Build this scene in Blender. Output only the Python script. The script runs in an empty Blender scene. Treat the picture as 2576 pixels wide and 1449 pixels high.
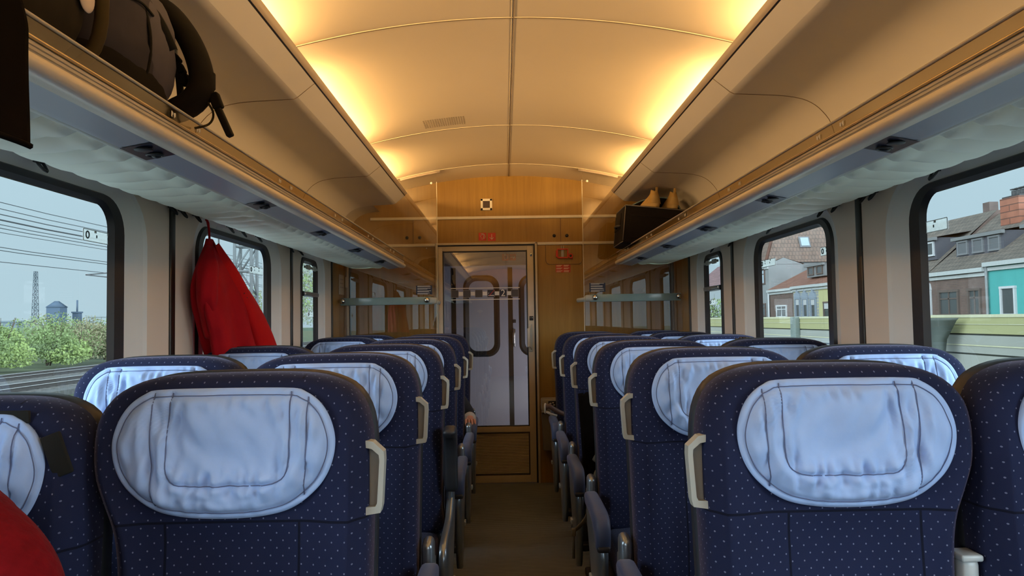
# Interior of a railway carriage seen from a seat, built object by object (metres; x right, y forward, z up)
LAMP = .60; SKY = .86; SUN_L = 9.5; SUN_R = 9.5; VEST = 9.; EXT = .56; EXPO = 0.0; CAM = (.6583, 2.5125)
import bpy, math, random
from math import pi, sin, cos, sqrt, radians, atan2
from mathutils import Vector, Matrix, noise
random.seed(7)
SC = bpy.context.scene
COL = SC.collection
EYE = 1.27

# ------------------------------------------------------------------ materials
MATS = {}
def nodes_of(name):
    m = bpy.data.materials.new(name); m.use_nodes = True
    nt = m.node_tree; nt.nodes.clear()
    out = nt.nodes.new('ShaderNodeOutputMaterial')
    return m, nt, out
def N(nt, typ, **kw):
    n = nt.nodes.new(typ)
    for k, v in kw.items():
        if k.startswith('i_'):
            n.inputs[int(k[2:])].default_value = v
        else:
            setattr(n, k, v)
    return n
def mathn(nt, op, a, b=None, c=None):
    n = nt.nodes.new('ShaderNodeMath'); n.operation = op
    for i, v in enumerate((a, b, c)):
        if v is None: continue
        if isinstance(v, (int, float)): n.inputs[i].default_value = v
        else: nt.links.new(v, n.inputs[i])
    return n.outputs[0]
EXTERIOR = 1.
def pbr(name, col, rough=.5, metal=0., var=.06, scale=12., bump=0., sheen=0., coat=0., spec=.5, stretch=None, emit=None, estr=0., trans=0.):
    """principled with a gentle procedural tone variation"""
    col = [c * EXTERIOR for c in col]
    m, nt, out = nodes_of(name)
    b = N(nt, 'ShaderNodeBsdfPrincipled')
    b.inputs['Roughness'].default_value = rough
    b.inputs['Metallic'].default_value = metal
    b.inputs['Specular IOR Level'].default_value = spec
    if sheen:
        b.inputs['Sheen Weight'].default_value = sheen
        b.inputs['Sheen Roughness'].default_value = .4
    if coat: b.inputs['Coat Weight'].default_value = coat
    if emit:
        b.inputs['Emission Color'].default_value = (*emit, 1); b.inputs['Emission Strength'].default_value = estr
    tc = N(nt, 'ShaderNodeTexCoord')
    mp = N(nt, 'ShaderNodeMapping')
    mp.inputs['Scale'].default_value = stretch or (1, 1, 1)
    nt.links.new(tc.outputs['Object'], mp.inputs['Vector'])
    nz = N(nt, 'ShaderNodeTexNoise'); nz.inputs['Scale'].default_value = scale; nz.inputs['Detail'].default_value = 4
    nt.links.new(mp.outputs['Vector'], nz.inputs['Vector'])
    mix = N(nt, 'ShaderNodeMix', data_type='RGBA')
    mix.inputs['A'].default_value = (*[c * (1 - var * 2) for c in col], 1)
    mix.inputs['B'].default_value = (*[min(1, c * (1 + var * 2)) for c in col], 1)
    nt.links.new(nz.outputs['Fac'], mix.inputs['Factor'])
    nt.links.new(mix.outputs['Result'], b.inputs['Base Color'])
    if bump:
        bp = N(nt, 'ShaderNodeBump'); bp.inputs['Strength'].default_value = bump; bp.inputs['Distance'].default_value = .01
        nt.links.new(nz.outputs['Fac'], bp.inputs['Height']); nt.links.new(bp.outputs['Normal'], b.inputs['Normal'])
    nt.links.new(b.outputs[0], out.inputs[0])
    MATS[name] = m
    return m
def glassmat(name, tint, base=.04, edge=.5, gl=(1, 1, 1), rough=0.0):
    """thin pane: tinted see-through plus a mirror reflection that grows towards grazing"""
    m, nt, out = nodes_of(name)
    tr = N(nt, 'ShaderNodeBsdfTransparent'); tr.inputs[0].default_value = (*tint, 1)
    g = N(nt, 'ShaderNodeBsdfGlossy'); g.inputs['Roughness'].default_value = rough; g.inputs[0].default_value = (*gl, 1)
    lw = N(nt, 'ShaderNodeLayerWeight'); lw.inputs['Blend'].default_value = .5
    f = mathn(nt, 'POWER', lw.outputs['Facing'], 4.)
    f = mathn(nt, 'MULTIPLY_ADD', f, edge, base)
    mx = N(nt, 'ShaderNodeMixShader')
    nt.links.new(f, mx.inputs[0]); nt.links.new(tr.outputs[0], mx.inputs[1]); nt.links.new(g.outputs[0], mx.inputs[2])
    nt.links.new(mx.outputs[0], out.inputs[0])
    MATS[name] = m
    return m

def filmmat(name):
    """milky safety film: half see-through, half glowing with the light behind it"""
    m, nt, out = nodes_of(name)
    tr = N(nt, 'ShaderNodeBsdfTransparent'); tr.inputs[0].default_value = (.85, .9, .9, 1)
    tl = N(nt, 'ShaderNodeBsdfTranslucent'); tl.inputs[0].default_value = (.85, .88, .86, 1)
    df = N(nt, 'ShaderNodeBsdfDiffuse'); df.inputs[0].default_value = (.7, .72, .7, 1)
    a = N(nt, 'ShaderNodeMixShader'); a.inputs[0].default_value = .45; nt.links.new(tl.outputs[0], a.inputs[1]); nt.links.new(df.outputs[0], a.inputs[2])
    tc = N(nt, 'ShaderNodeTexCoord'); nz = N(nt, 'ShaderNodeTexNoise'); nz.inputs['Scale'].default_value = 60.; nt.links.new(tc.outputs['Object'], nz.inputs[0])
    b = N(nt, 'ShaderNodeMixShader'); nt.links.new(mathn(nt, 'MULTIPLY_ADD', nz.outputs['Fac'], .3, .4), b.inputs[0]); nt.links.new(tr.outputs[0], b.inputs[1]); nt.links.new(a.outputs[0], b.inputs[2])
    nt.links.new(b.outputs[0], out.inputs[0]); MATS[name] = m

def fabric_mat(name, base, dot, seams=True):
    m, nt, out = nodes_of(name)
    b = N(nt, 'ShaderNodeBsdfPrincipled'); b.inputs['Roughness'].default_value = .9
    b.inputs['Specular IOR Level'].default_value = .15
    b.inputs['Sheen Weight'].default_value = .22; b.inputs['Sheen Roughness'].default_value = .35
    b.inputs['Sheen Tint'].default_value = (.62, .6, .85, 1)
    uv = N(nt, 'ShaderNodeUVMap')
    sep = N(nt, 'ShaderNodeSeparateXYZ'); nt.links.new(uv.outputs[0], sep.inputs[0])
    u, v = sep.outputs[0], sep.outputs[1]
    res = None
    for off in (0., .5):
        fu = mathn(nt, 'MULTIPLY_ADD', u, 1 / .0225, off + .02)
        fv = mathn(nt, 'MULTIPLY_ADD', v, 1 / .0265, off)
        fu = mathn(nt, 'SUBTRACT', mathn(nt, 'FRACT', fu), .5)
        fv = mathn(nt, 'SUBTRACT', mathn(nt, 'FRACT', fv), .5)
        d = mathn(nt, 'ADD', mathn(nt, 'MULTIPLY', fu, fu), mathn(nt, 'MULTIPLY', fv, fv))
        d = mathn(nt, 'LESS_THAN', d, .0034)
        res = d if res is None else mathn(nt, 'MAXIMUM', res, d)
    tc = N(nt, 'ShaderNodeTexCoord')
    nz = N(nt, 'ShaderNodeTexNoise'); nz.inputs['Scale'].default_value = 6.; nz.inputs['Detail'].default_value = 3
    nt.links.new(tc.outputs['Object'], nz.inputs['Vector'])
    fz = N(nt, 'ShaderNodeTexNoise'); fz.inputs['Scale'].default_value = 900.
    nt.links.new(tc.outputs['Object'], fz.inputs['Vector'])
    mx0 = N(nt, 'ShaderNodeMix', data_type='RGBA')
    mx0.inputs['A'].default_value = (*[c * .75 for c in base], 1); mx0.inputs['B'].default_value = (*[c * 1.3 for c in base], 1)
    nt.links.new(nz.outputs['Fac'], mx0.inputs['Factor'])
    mx = N(nt, 'ShaderNodeMix', data_type='RGBA'); mx.inputs['B'].default_value = (*dot, 1)
    nt.links.new(mx0.outputs['Result'], mx.inputs['A']); nt.links.new(mathn(nt, 'MULTIPLY', res, .5), mx.inputs['Factor'])
    last = mx.outputs['Result']
    hgt = mathn(nt, 'MULTIPLY', fz.outputs['Fac'], .12)
    if seams:
        # stitched seams of the backrest: cross seam under the head area, two uprights below it
        au = mathn(nt, 'ABSOLUTE', mathn(nt, 'ADD', u, -.012))
        below = mathn(nt, 'LESS_THAN', v, .922)
        s1 = mathn(nt, 'COMPARE', v, .922, .0022)
        s2 = mathn(nt, 'MULTIPLY', mathn(nt, 'COMPARE', au, .118, .0022), below)
        s = mathn(nt, 'MAXIMUM', s1, s2)
        soft1 = mathn(nt, 'SMOOTH_MIN', mathn(nt, 'ABSOLUTE', mathn(nt, 'SUBTRACT', v, .922)), .02, .01)
        mxs = N(nt, 'ShaderNodeMix', data_type='RGBA'); mxs.inputs['B'].default_value = (.004, .005, .012, 1)
        nt.links.new(last, mxs.inputs['A']); nt.links.new(mathn(nt, 'MULTIPLY', s, .85), mxs.inputs['Factor'])
        last = mxs.outputs['Result']
        hgt = mathn(nt, 'SUBTRACT', hgt, mathn(nt, 'MULTIPLY', s, .8))
    nt.links.new(last, b.inputs['Base Color'])
    bp = N(nt, 'ShaderNodeBump'); bp.inputs['Strength'].default_value = .5; bp.inputs['Distance'].default_value = .003
    nt.links.new(hgt, bp.inputs['Height']); nt.links.new(bp.outputs[0], b.inputs['Normal'])
    nt.links.new(b.outputs[0], out.inputs[0]); MATS[name] = m
    return m

def wood_mat(name, c1, c2, rough=.33):
    m, nt, out = nodes_of(name)
    b = N(nt, 'ShaderNodeBsdfPrincipled'); b.inputs['Roughness'].default_value = rough
    tc = N(nt, 'ShaderNodeTexCoord'); mp = N(nt, 'ShaderNodeMapping'); mp.inputs['Scale'].default_value = (1, 1, .06)
    nt.links.new(tc.outputs['Object'], mp.inputs[0])
    nz = N(nt, 'ShaderNodeTexNoise'); nz.inputs['Scale'].default_value = 45.; nz.inputs['Detail'].default_value = 6; nz.inputs['Distortion'].default_value = .6
    nt.links.new(mp.outputs[0], nz.inputs['Vector'])
    n2 = N(nt, 'ShaderNodeTexNoise'); n2.inputs['Scale'].default_value = 7.; nt.links.new(mp.outputs[0], n2.inputs['Vector'])
    f = mathn(nt, 'ADD', mathn(nt, 'MULTIPLY', nz.outputs['Fac'], .55), mathn(nt, 'MULTIPLY', n2.outputs['Fac'], .45))
    mx = N(nt, 'ShaderNodeMix', data_type='RGBA'); mx.inputs['A'].default_value = (*c1, 1); mx.inputs['B'].default_value = (*c2, 1)
    rp = N(nt, 'ShaderNodeMapRange'); rp.inputs[1].default_value = .3; rp.inputs[2].default_value = .7
    nt.links.new(f, rp.inputs[0]); nt.links.new(rp.outputs[0], mx.inputs['Factor'])
    nt.links.new(mx.outputs['Result'], b.inputs['Base Color']); nt.links.new(b.outputs[0], out.inputs[0]); MATS[name] = m
    return m

def tile_mat(name, c1, c2, cm, w, h, offset=.5, rough=.8, bump=.6, mortar=.02):
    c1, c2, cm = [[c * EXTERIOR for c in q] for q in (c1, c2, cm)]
    """brick / roof-tile pattern driven by the mesh UV (metres)"""
    m, nt, out = nodes_of(name)
    b = N(nt, 'ShaderNodeBsdfPrincipled'); b.inputs['Roughness'].default_value = rough
    uv = N(nt, 'ShaderNodeUVMap')
    br = N(nt, 'ShaderNodeTexBrick'); br.offset = offset
    br.inputs['Color1'].default_value = (*c1, 1); br.inputs['Color2'].default_value = (*c2, 1); br.inputs['Mortar'].default_value = (*cm, 1)
    br.inputs['Scale'].default_value = 1.; br.inputs['Mortar Size'].default_value = mortar
    br.inputs['Brick Width'].default_value = w; br.inputs['Row Height'].default_value = h
    nt.links.new(uv.outputs[0], br.inputs['Vector'])
    tc = N(nt, 'ShaderNodeTexCoord')
    nz = N(nt, 'ShaderNodeTexNoise'); nz.inputs['Scale'].default_value = 1.3; nz.inputs['Detail'].default_value = 5
    nt.links.new(tc.outputs['Object'], nz.inputs['Vector'])
    mx = N(nt, 'ShaderNodeMix', data_type='RGBA', blend_type='MULTIPLY'); mx.inputs['Factor'].default_value = .5
    nt.links.new(br.outputs['Color'], mx.inputs['A'])
    rp = N(nt, 'ShaderNodeMapRange'); rp.inputs[1].default_value = .3; rp.inputs[2].default_value = .7; rp.inputs[3].default_value = .55; rp.inputs[4].default_value = 1.2
    nt.links.new(nz.outputs['Fac'], rp.inputs[0]); nt.links.new(rp.outputs[0], mx.inputs['B'])
    nt.links.new(mx.outputs['Result'], b.inputs['Base Color'])
    bp = N(nt, 'ShaderNodeBump'); bp.inputs['Strength'].default_value = bump; bp.inputs['Distance'].default_value = .03; bp.invert = True
    nt.links.new(br.outputs['Fac'], bp.inputs['Height']); nt.links.new(bp.outputs[0], b.inputs['Normal'])
    nt.links.new(b.outputs[0], out.inputs[0]); MATS[name] = m
    return m

def floor_mat(name):
    m, nt, out = nodes_of(name)
    b = N(nt, 'ShaderNodeBsdfPrincipled'); b.inputs['Roughness'].default_value = .75
    tc = N(nt, 'ShaderNodeTexCoord'); sp = N(nt, 'ShaderNodeSeparateXYZ'); nt.links.new(tc.outputs['Object'], sp.inputs[0])
    w = mathn(nt, 'SINE', mathn(nt, 'MULTIPLY', sp.outputs[1], 2 * pi / .021))
    w = mathn(nt, 'MULTIPLY_ADD', w, .5, .5)
    nz = N(nt, 'ShaderNodeTexNoise'); nz.inputs['Scale'].default_value = 5.; nz.inputs['Detail'].default_value = 5
    nt.links.new(tc.outputs['Object'], nz.inputs[0])
    f = mathn(nt, 'ADD', mathn(nt, 'MULTIPLY', w, .75), mathn(nt, 'MULTIPLY', nz.outputs['Fac'], .3))
    mx = N(nt, 'ShaderNodeMix', data_type='RGBA'); mx.inputs['A'].default_value = (.045, .047, .047, 1); mx.inputs['B'].default_value = (.24, .265, .27, 1)
    nt.links.new(f, mx.inputs['Factor']); nt.links.new(mx.outputs['Result'], b.inputs['Base Color'])
    bp = N(nt, 'ShaderNodeBump'); bp.inputs['Strength'].default_value = .5; bp.inputs['Distance'].default_value = .004
    nt.links.new(w, bp.inputs['Height']); nt.links.new(bp.outputs[0], b.inputs['Normal'])
    nt.links.new(b.outputs[0], out.inputs[0]); MATS[name] = m
    return m

pbr('ceiling paint', (.70, .60, .46), rough=.38, var=.02, scale=3)
pbr('cream panel', (.61, .57, .52), rough=.42, var=.03, scale=3)
pbr('dark lip', (.30, .24, .19), rough=.45)
pbr('wall paint', (.80, .68, .56), rough=.5, var=.03, scale=4)
pbr('reveal paint', (.80, .79, .75), rough=.5, var=.02, scale=4)
pbr('seam brown', (.16, .11, .07), rough=.6)
pbr('seam light', (.80, .70, .52), rough=.4)
pbr('rubber', (.012, .012, .014), rough=.45)
pbr('black strip', (.012, .009, .007), rough=.35)
pbr('black plastic', (.014, .014, .018), rough=.5)
pbr('shell plastic', (.022, .026, .034), rough=.42)
pbr('navy plate', (.016, .022, .05), rough=.35)
pbr('rack grey', (.40, .46, .56), rough=.4, var=.02, scale=3)
pbr('aluminium', (.46, .44, .42), rough=.45, metal=.2)
pbr('rail cream', (.86, .78, .66), rough=.35, var=.01)
pbr('gold edge', (.80, .58, .28), rough=.25, metal=.6)
pbr('diffuser', (.74, .81, .73), rough=.45, var=.01, emit=(.80, 1., .84), estr=.022)  # faint glow added in place of daylight reaching the cover from below
pbr('scallop highlight', (.86, .93, .86), rough=.4, emit=(.80, 1., .84), estr=.18)  # edge highlight painted on each scallop lip, paler and glowing
pbr('strip white', (.62, .68, .64), rough=.4)
pbr('sticker white', (.80, .78, .74), rough=.5)
pbr('handle beige', (.40, .42, .38), rough=.45)
pbr('handle recess shade', (.20, .195, .175), rough=.5)  # shade inside the grip painted as a darker beige
pbr('pad blue', (.055, .08, .17), rough=.5, sheen=.1)
pbr('frame metal', (.30, .35, .40), rough=.28, metal=.75)
pbr('foot black', (.014, .013, .012), rough=.5)
pbr('velcro', (.006, .007, .006), rough=.95)
pbr('headrest cloth', (.33, .49, .82), rough=.75, var=.03, scale=30, sheen=.15, bump=.1)
pbr('stitch blue', (.10, .13, .25), rough=.8)
pbr('white strip', (.75, .70, .62), rough=.4)
pbr('door cream', (.54, .47, .36), rough=.4, var=.08, scale=9)
pbr('vestibule grey', (.50, .50, .56), rough=.5, var=.04, scale=3)
pbr('vestibule ceiling', (.22, .21, .24), rough=.5)
pbr('white plastic', (.70, .70, .68), rough=.4)
pbr('sign red', (.52, .045, .025), rough=.5)
pbr('red plastic', (.60, .055, .025), rough=.35)
pbr('sign mark', (.85, .68, .52), rough=.5)
pbr('grille slat', (.52, .45, .34), rough=.4)
pbr('chrome', (.75, .74, .70), rough=.16, metal=1.)
pbr('paper', (.62, .55, .45), rough=.6)
pbr('text light', (.75, .72, .66), rough=.6)
pbr('red coat', (.36, .004, .010), rough=.8, var=.15, scale=6, sheen=.04, spec=.15, bump=.05)
pbr('red sleeve', (.46, .006, .008), rough=.8, var=.12, scale=6, sheen=.04, spec=.15, bump=.05)
pbr('red wool', (.15, .004, .007), rough=.95, var=.2, scale=60, spec=.1, sheen=.03, bump=.3)
pbr('emblem dark', (.05, .008, .008), rough=.7)
pbr('bag olive', (.024, .020, .014), rough=.9, spec=.15, var=.15, scale=25)
pbr('bag trim', (.050, .038, .018), rough=.9, spec=.2)
pbr('bag lilac', (.075, .072, .095), rough=.85, var=.15, scale=10, spec=.15)
pbr('bag purple', (.036, .034, .046), rough=.9, spec=.15, var=.18, scale=12, bump=.1)
pbr('bag dark', (.008, .007, .006), rough=.9, spec=.12, var=.2, scale=40)
pbr('strap black', (.005, .005, .005), rough=.8, spec=.15)
pbr('strap olive', (.12, .11, .08), rough=.8)
pbr('disc cream', (.75, .64, .56), rough=.6)
pbr('suitcase', (.009, .008, .009), rough=.85, spec=.15, var=.2, scale=50)
pbr('piping grey', (.16, .15, .15), rough=.6)
pbr('piping blue', (.14, .24, .33), rough=.5)
pbr('shoe tan', (.42, .26, .085), rough=.8, var=.12, scale=40, bump=.1)
pbr('shoe sole', (.40, .27, .11), rough=.7)
pbr('coat black', (.005, .0038, .0032), rough=.95, spec=.06, var=.2, scale=20)
pbr('skin', (.58, .29, .21), rough=.5, var=.06, scale=20)
pbr('hair brown', (.035, .019, .010), rough=.5, var=.4, scale=35)
pbr('dark cloth', (.02, .02, .026), rough=.9)
pbr('trousers', (.03, .035, .055), rough=.9)
pbr('lips', (.42, .14, .12), rough=.5)
pbr('eye white', (.8, .8, .78), rough=.2)
pbr('striped cuff', (.6, .58, .55), rough=.8)
pbr('wood back', (.1, .1, .1))
wood_mat('wood panel', (.235, .125, .022), (.345, .20, .042))
wood_mat('wood dark', (.10, .045, .014), (.16, .075, .024))
floor_mat('floor carpet')
fabric_mat('seat fabric', (.0115, .0165, .048), (.26, .30, .45))
fabric_mat('cushion fabric', (.016, .034, .10), (.26, .32, .5), seams=False)
glassmat('window glass', (.90, .95, .94), base=.03, edge=.4)
glassmat('screen glass', (.86, .84, .78), base=.13, edge=.5)
glassmat('door glass', (.70, .70, .74), base=.19, edge=.4)
pbr('rail glass', (.22, .33, .34), rough=.2, var=.03)
glassmat('lip glass', (.36, .29, .19), base=.10, edge=.5, rough=.12)
filmmat('sticker film')
pbr('shell brown', (.05, .03, .025), rough=.6)
pbr('dark decal', (.06, .055, .06), rough=.4); pbr('dark decal edge', (.30, .28, .27), rough=.4); pbr('faint decal', (.42, .42, .44), rough=.5)
pbr('bin grey', (.17, .16, .15), rough=.5); pbr('bin lid', (.36, .35, .32), rough=.45)
pbr('pale glass edge', (.55, .52, .42), rough=.3); pbr('text grey', (.35, .31, .27))
pbr('misty pane', (.52, .55, .60), rough=.18, var=.05, scale=2)
pbr('rack arm', (.42, .47, .48), rough=.35)
pbr('sticker edge', (.50, .53, .53), rough=.5); pbr('mark grey', (.05, .055, .06), rough=.6)
pbr('strap brown', (.10, .045, .025), rough=.6); pbr('strap beige', (.42, .36, .28), rough=.7)
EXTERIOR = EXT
pbr('grass ground', (.16, .20, .09), rough=.95, var=.25, scale=.5); pbr('ballast', (.20, .20, .19), rough=.95, var=.3, scale=9)
pbr('rail steel', (.85, .86, .86), rough=.4); pbr('rail rust', (.12, .11, .10), rough=.8); pbr('sleeper', (.27, .26, .24), rough=.9)
pbr('wire', (.10, .11, .12), rough=.6); pbr('mast grey', (.22, .25, .26), rough=.7); pbr('mast pale', (.42, .46, .47), rough=.7)
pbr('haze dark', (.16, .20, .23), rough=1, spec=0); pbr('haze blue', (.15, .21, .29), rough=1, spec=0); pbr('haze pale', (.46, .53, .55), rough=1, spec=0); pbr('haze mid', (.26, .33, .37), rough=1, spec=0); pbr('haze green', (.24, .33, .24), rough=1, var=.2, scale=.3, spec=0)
pbr('leaf bright', (.46, .62, .20), rough=.7, var=.3, scale=2.); pbr('leaf mid', (.32, .45, .17), rough=.7, var=.3, scale=2.); pbr('leaf olive', (.38, .37, .20), rough=.7, var=.3, scale=2.); pbr('leaf pale', (.42, .50, .36), rough=.7, var=.25, scale=2.)
pbr('bark', (.14, .11, .08), rough=.95); pbr('birch bark', (.45, .45, .42), rough=.9, var=.3, scale=8)
pbr('board yellow', (.50, .50, .24), rough=.8, var=.12, scale=.6); pbr('board grey', (.44, .46, .40), rough=.8, var=.1, scale=.6); pbr('board gap', (.10, .11, .08), rough=.9); pbr('board light', (.72, .72, .48), rough=.7); pbr('post green', (.24, .30, .27), rough=.8); pbr('post dark', (.13, .16, .14), rough=.8)
pbr('plaster turquoise', (.10, .50, .47), rough=.9, var=.06, scale=1.); pbr('plaster yellow', (.62, .60, .30), rough=.9, var=.05, scale=1.); pbr('plaster grey', (.34, .36, .36), rough=.9, var=.12, scale=.8); pbr('plaster pale', (.52, .58, .60), rough=.9, var=.05)
pbr('cornice pale', (.60, .64, .63), rough=.8); pbr('cornice grey', (.26, .27, .27), rough=.8); pbr('frame white', (.74, .77, .78), rough=.6); pbr('frame brown', (.16, .12, .10), rough=.7); pbr('frame grey', (.25, .26, .27), rough=.7); pbr('frame blue', (.34, .41, .48), rough=.7)
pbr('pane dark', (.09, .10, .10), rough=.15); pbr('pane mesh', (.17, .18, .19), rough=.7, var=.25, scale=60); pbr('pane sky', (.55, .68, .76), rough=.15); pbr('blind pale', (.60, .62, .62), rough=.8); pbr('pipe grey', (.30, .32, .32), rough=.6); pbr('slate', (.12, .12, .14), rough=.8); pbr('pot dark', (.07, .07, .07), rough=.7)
tile_mat('brick brown', (.20, .125, .10), (.25, .155, .12), (.19, .14, .12), .26, .09); tile_mat('brick red', (.36, .12, .085), (.42, .16, .11), (.27, .12, .10), .4, .3)
tile_mat('brick orange', (.46, .17, .10), (.50, .20, .12), (.20, .09, .06), 1.6, .36, .5, mortar=.03); tile_mat('brick cream', (.58, .57, .40), (.60, .59, .44), (.40, .43, .44), 1.2, .24, mortar=.05)
tile_mat('roof grey', (.22, .185, .15), (.28, .23, .185), (.15, .13, .11), .32, .36, mortar=.025); tile_mat('roof red', (.38, .165, .105), (.44, .20, .13), (.25, .12, .085), .32, .36, mortar=.025)
tile_mat('roof brown', (.28, .20, .155), (.34, .225, .17), (.19, .14, .115), .36, .50, mortar=.035); tile_mat('roof pink', (.42, .24, .24), (.47, .27, .26), (.25, .16, .17), .5, .5, mortar=.05)
EXTERIOR = 1.
pbr('reflector', (.62, .61, .58), rough=.9, var=.1, scale=1.5)

# ------------------------------------------------------------------ mesh helpers
class MB:
    def __init__(s): s.v = []; s.f = []; s.m = []; s.sm = []
    def add(s, vs, fs, mat=0, smooth=True):
        o = len(s.v); s.v.extend([tuple(p) for p in vs])
        for f in fs: s.f.append([i + o for i in f]); s.m.append(mat); s.sm.append(smooth)
        return s
    def box(s, c, d, rz=0, mat=0, M=None):
        x, y, z = d[0] / 2, d[1] / 2, d[2] / 2
        vs = [Vector((a * x, b * y, e * z)) for a in (-1, 1) for b in (-1, 1) for e in (-1, 1)]
        R = M if M is not None else Matrix.Rotation(rz, 3, 'Z')
        vs = [R @ p + Vector(c) for p in vs]
        return s.add(vs, [(0, 1, 3, 2), (4, 6, 7, 5), (0, 4, 5, 1), (2, 3, 7, 6), (0, 2, 6, 4), (1, 5, 7, 3)], mat, False)
    def rbox(s, c, d, r=.01, mat=0, M=None, n=3):
        """box with rounded edges along every axis"""
        pts = []; fs = []
        hx, hy, hz = [max(q / 2 - r, 1e-4) for q in d]
        NU, NV = 4 * (n + 1), 2 * (n + 1)
        for j in range(NV):
            k = j if j <= n else j - n - 1
            ph = -pi / 2 + (pi / 2) * k / n if j <= n else (pi / 2) * k / n
            sz = -1 if j <= n else 1
            for i in range(NU):
                q = i // (n + 1); t = (i % (n + 1)) / n
                th = q * pi / 2 + t * pi / 2
                sx = (1, -1, -1, 1)[q]; sy = (1, 1, -1, -1)[q]
                pts.append(Vector((sx * hx + r * cos(ph) * cos(th), sy * hy + r * cos(ph) * sin(th), sz * hz + r * sin(ph))))
        for j in range(NV - 1):
            for i in range(NU):
                a = j * NU + i; b = j * NU + (i + 1) % NU
                fs.append((a, b, b + NU, a + NU))
        fs.append(tuple(reversed(range(NU)))); fs.append(tuple(range((NV - 1) * NU, NV * NU)))
        R = M if M is not None else Matrix.Identity(3)
        return s.add([R @ p + Vector(c) for p in pts], fs, mat, True)
    def tube(s, pts, r, n=8, mat=0, cap=True, closed=False, flat=1.):
        pts = [Vector(p) for p in pts]; rs = r if isinstance(r, (list, tuple)) else [r] * len(pts)
        L = len(pts); vs = []; up = None
        for i, p in enumerate(pts):
            a = pts[(i - 1) % L] if (closed or i > 0) else p
            b = pts[(i + 1) % L] if (closed or i < L - 1) else p
            t = (b - a).normalized() if (b - a).length > 1e-9 else Vector((0, 0, 1))
            if up is None:
                up = Vector((0, 0, 1)) if abs(t.z) < .9 else Vector((1, 0, 0))
            e1 = (up - t * up.dot(t)).normalized(); e2 = t.cross(e1); up = e1
            for k in range(n):
                th = 2 * pi * k / n
                vs.append(p + e1 * (cos(th) * rs[i]) + e2 * (sin(th) * rs[i] * flat))
        fs = []
        for i in range(L if closed else L - 1):
            j = (i + 1) % L
            for k in range(n):
                fs.append((i * n + k, i * n + (k + 1) % n, j * n + (k + 1) % n, j * n + k))
        if cap and not closed:
            fs.append(tuple(reversed(range(n)))); fs.append(tuple(range((L - 1) * n, L * n)))
        return s.add(vs, fs, mat)
    def cyl(s, p0, p1, r, n=20, mat=0, r1=None):
        return s.tube([p0, p1], [r, r if r1 is None else r1], n, mat)
    def prism(s, poly, axis, a, b, mat=0, smooth=False):
        """extrude a 2D polygon along axis 'x','y' or 'z' from a to b; poly in the remaining axes in order"""
        def P(q, t):
            return {'x': (t, q[0], q[1]), 'y': (q[0], t, q[1]), 'z': (q[0], q[1], t)}[axis]
        n = len(poly)
        vs = [P(q, a) for q in poly] + [P(q, b) for q in poly]
        fs = [tuple(range(n))[::-1], tuple(range(n, 2 * n))] + [(i, (i + 1) % n, n + (i + 1) % n, n + i) for i in range(n)]
        o = len(s.f); s.add(vs, fs, mat, False)
        if smooth:
            for k in range(o + 2, len(s.f)): s.sm[k] = True
        return s
    def grid(s, fn, nu, nv, mat=0, cu=False, cv=False):
        vs = [fn(i / (nu if cu else nu - 1), j / (nv if cv else nv - 1)) for j in range(nv) for i in range(nu)]
        fs = []
        for j in range(nv if cv else nv - 1):
            for i in range(nu if cu else nu - 1):
                a = j * nu + i; b = j * nu + (i + 1) % nu; j2 = (j + 1) % nv
                fs.append((a, b, j2 * nu + (i + 1) % nu, j2 * nu + i))
        return s.add(vs, fs, mat)
    def sphere(s, c, r, nu=20, nv=12, mat=0, fn=None):
        rr = r if isinstance(r, (tuple, list)) else (r, r, r)
        vs = []; fs = []
        for j in range(nv + 1):
            ph = -pi / 2 + pi * j / nv
            for i in range(nu):
                th = 2 * pi * i / nu
                d = Vector((cos(ph) * cos(th), cos(ph) * sin(th), sin(ph)))
                k = fn(d) if fn else 1.
                vs.append(Vector(c) + Vector((d.x * rr[0] * k, d.y * rr[1] * k, d.z * rr[2] * k)))
        for j in range(nv):
            for i in range(nu):
                a = j * nu + i; b = j * nu + (i + 1) % nu
                fs.append((a, b, b + nu, a + nu))
        return s.add(vs, fs, mat)
    def loft(s, loops, mat=0, cap0=True, cap1=True):
        n = len(loops[0]); vs = [p for l in loops for p in l]; fs = []
        for j in range(len(loops) - 1):
            for i in range(n):
                a = j * n + i; b = j * n + (i + 1) % n
                fs.append((a, b, b + n, a + n))
        if cap0: fs.append(tuple(reversed(range(n))))
        if cap1: fs.append(tuple(range((len(loops) - 1) * n, len(loops) * n)))
        return s.add(vs, fs, mat)
    def strip(s, la, lb, mat=0, closed=True, smooth=True):
        n = len(la)
        return s.add(list(la) + list(lb), [(i, (i + 1) % n, n + (i + 1) % n, n + i) for i in range(n if closed else n - 1)], mat, smooth)
    def build(s, name, mats, parent=None, uv=False, loc=None, flip=False, label=None):
        me = bpy.data.meshes.new(name)
        fs = [f[::-1] for f in s.f] if flip else s.f
        me.from_pydata(s.v, [], fs)
        if isinstance(mats, str): mats = [mats]
        for k in mats: me.materials.append(MATS[k])
        me.polygons.foreach_set('material_index', s.m)
        me.polygons.foreach_set('use_smooth', s.sm)
        me.update()
        if uv:
            l = me.uv_layers.new(name='UVMap')
            for p in me.polygons:
                nx, ny, nz = [abs(q) for q in p.normal]
                for li in p.loop_indices:
                    c = me.vertices[me.loops[li].vertex_index].co
                    if ny >= .38: l.data[li].uv = (c.x, c.z)
                    elif nx >= nz: l.data[li].uv = (c.y, c.z)
                    else: l.data[li].uv = (c.x, c.y)
        o = bpy.data.objects.new(name, me); COL.objects.link(o)
        if parent: o.parent = parent
        if loc: o.location = loc
        if label: o['label'] = label
        return o

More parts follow.
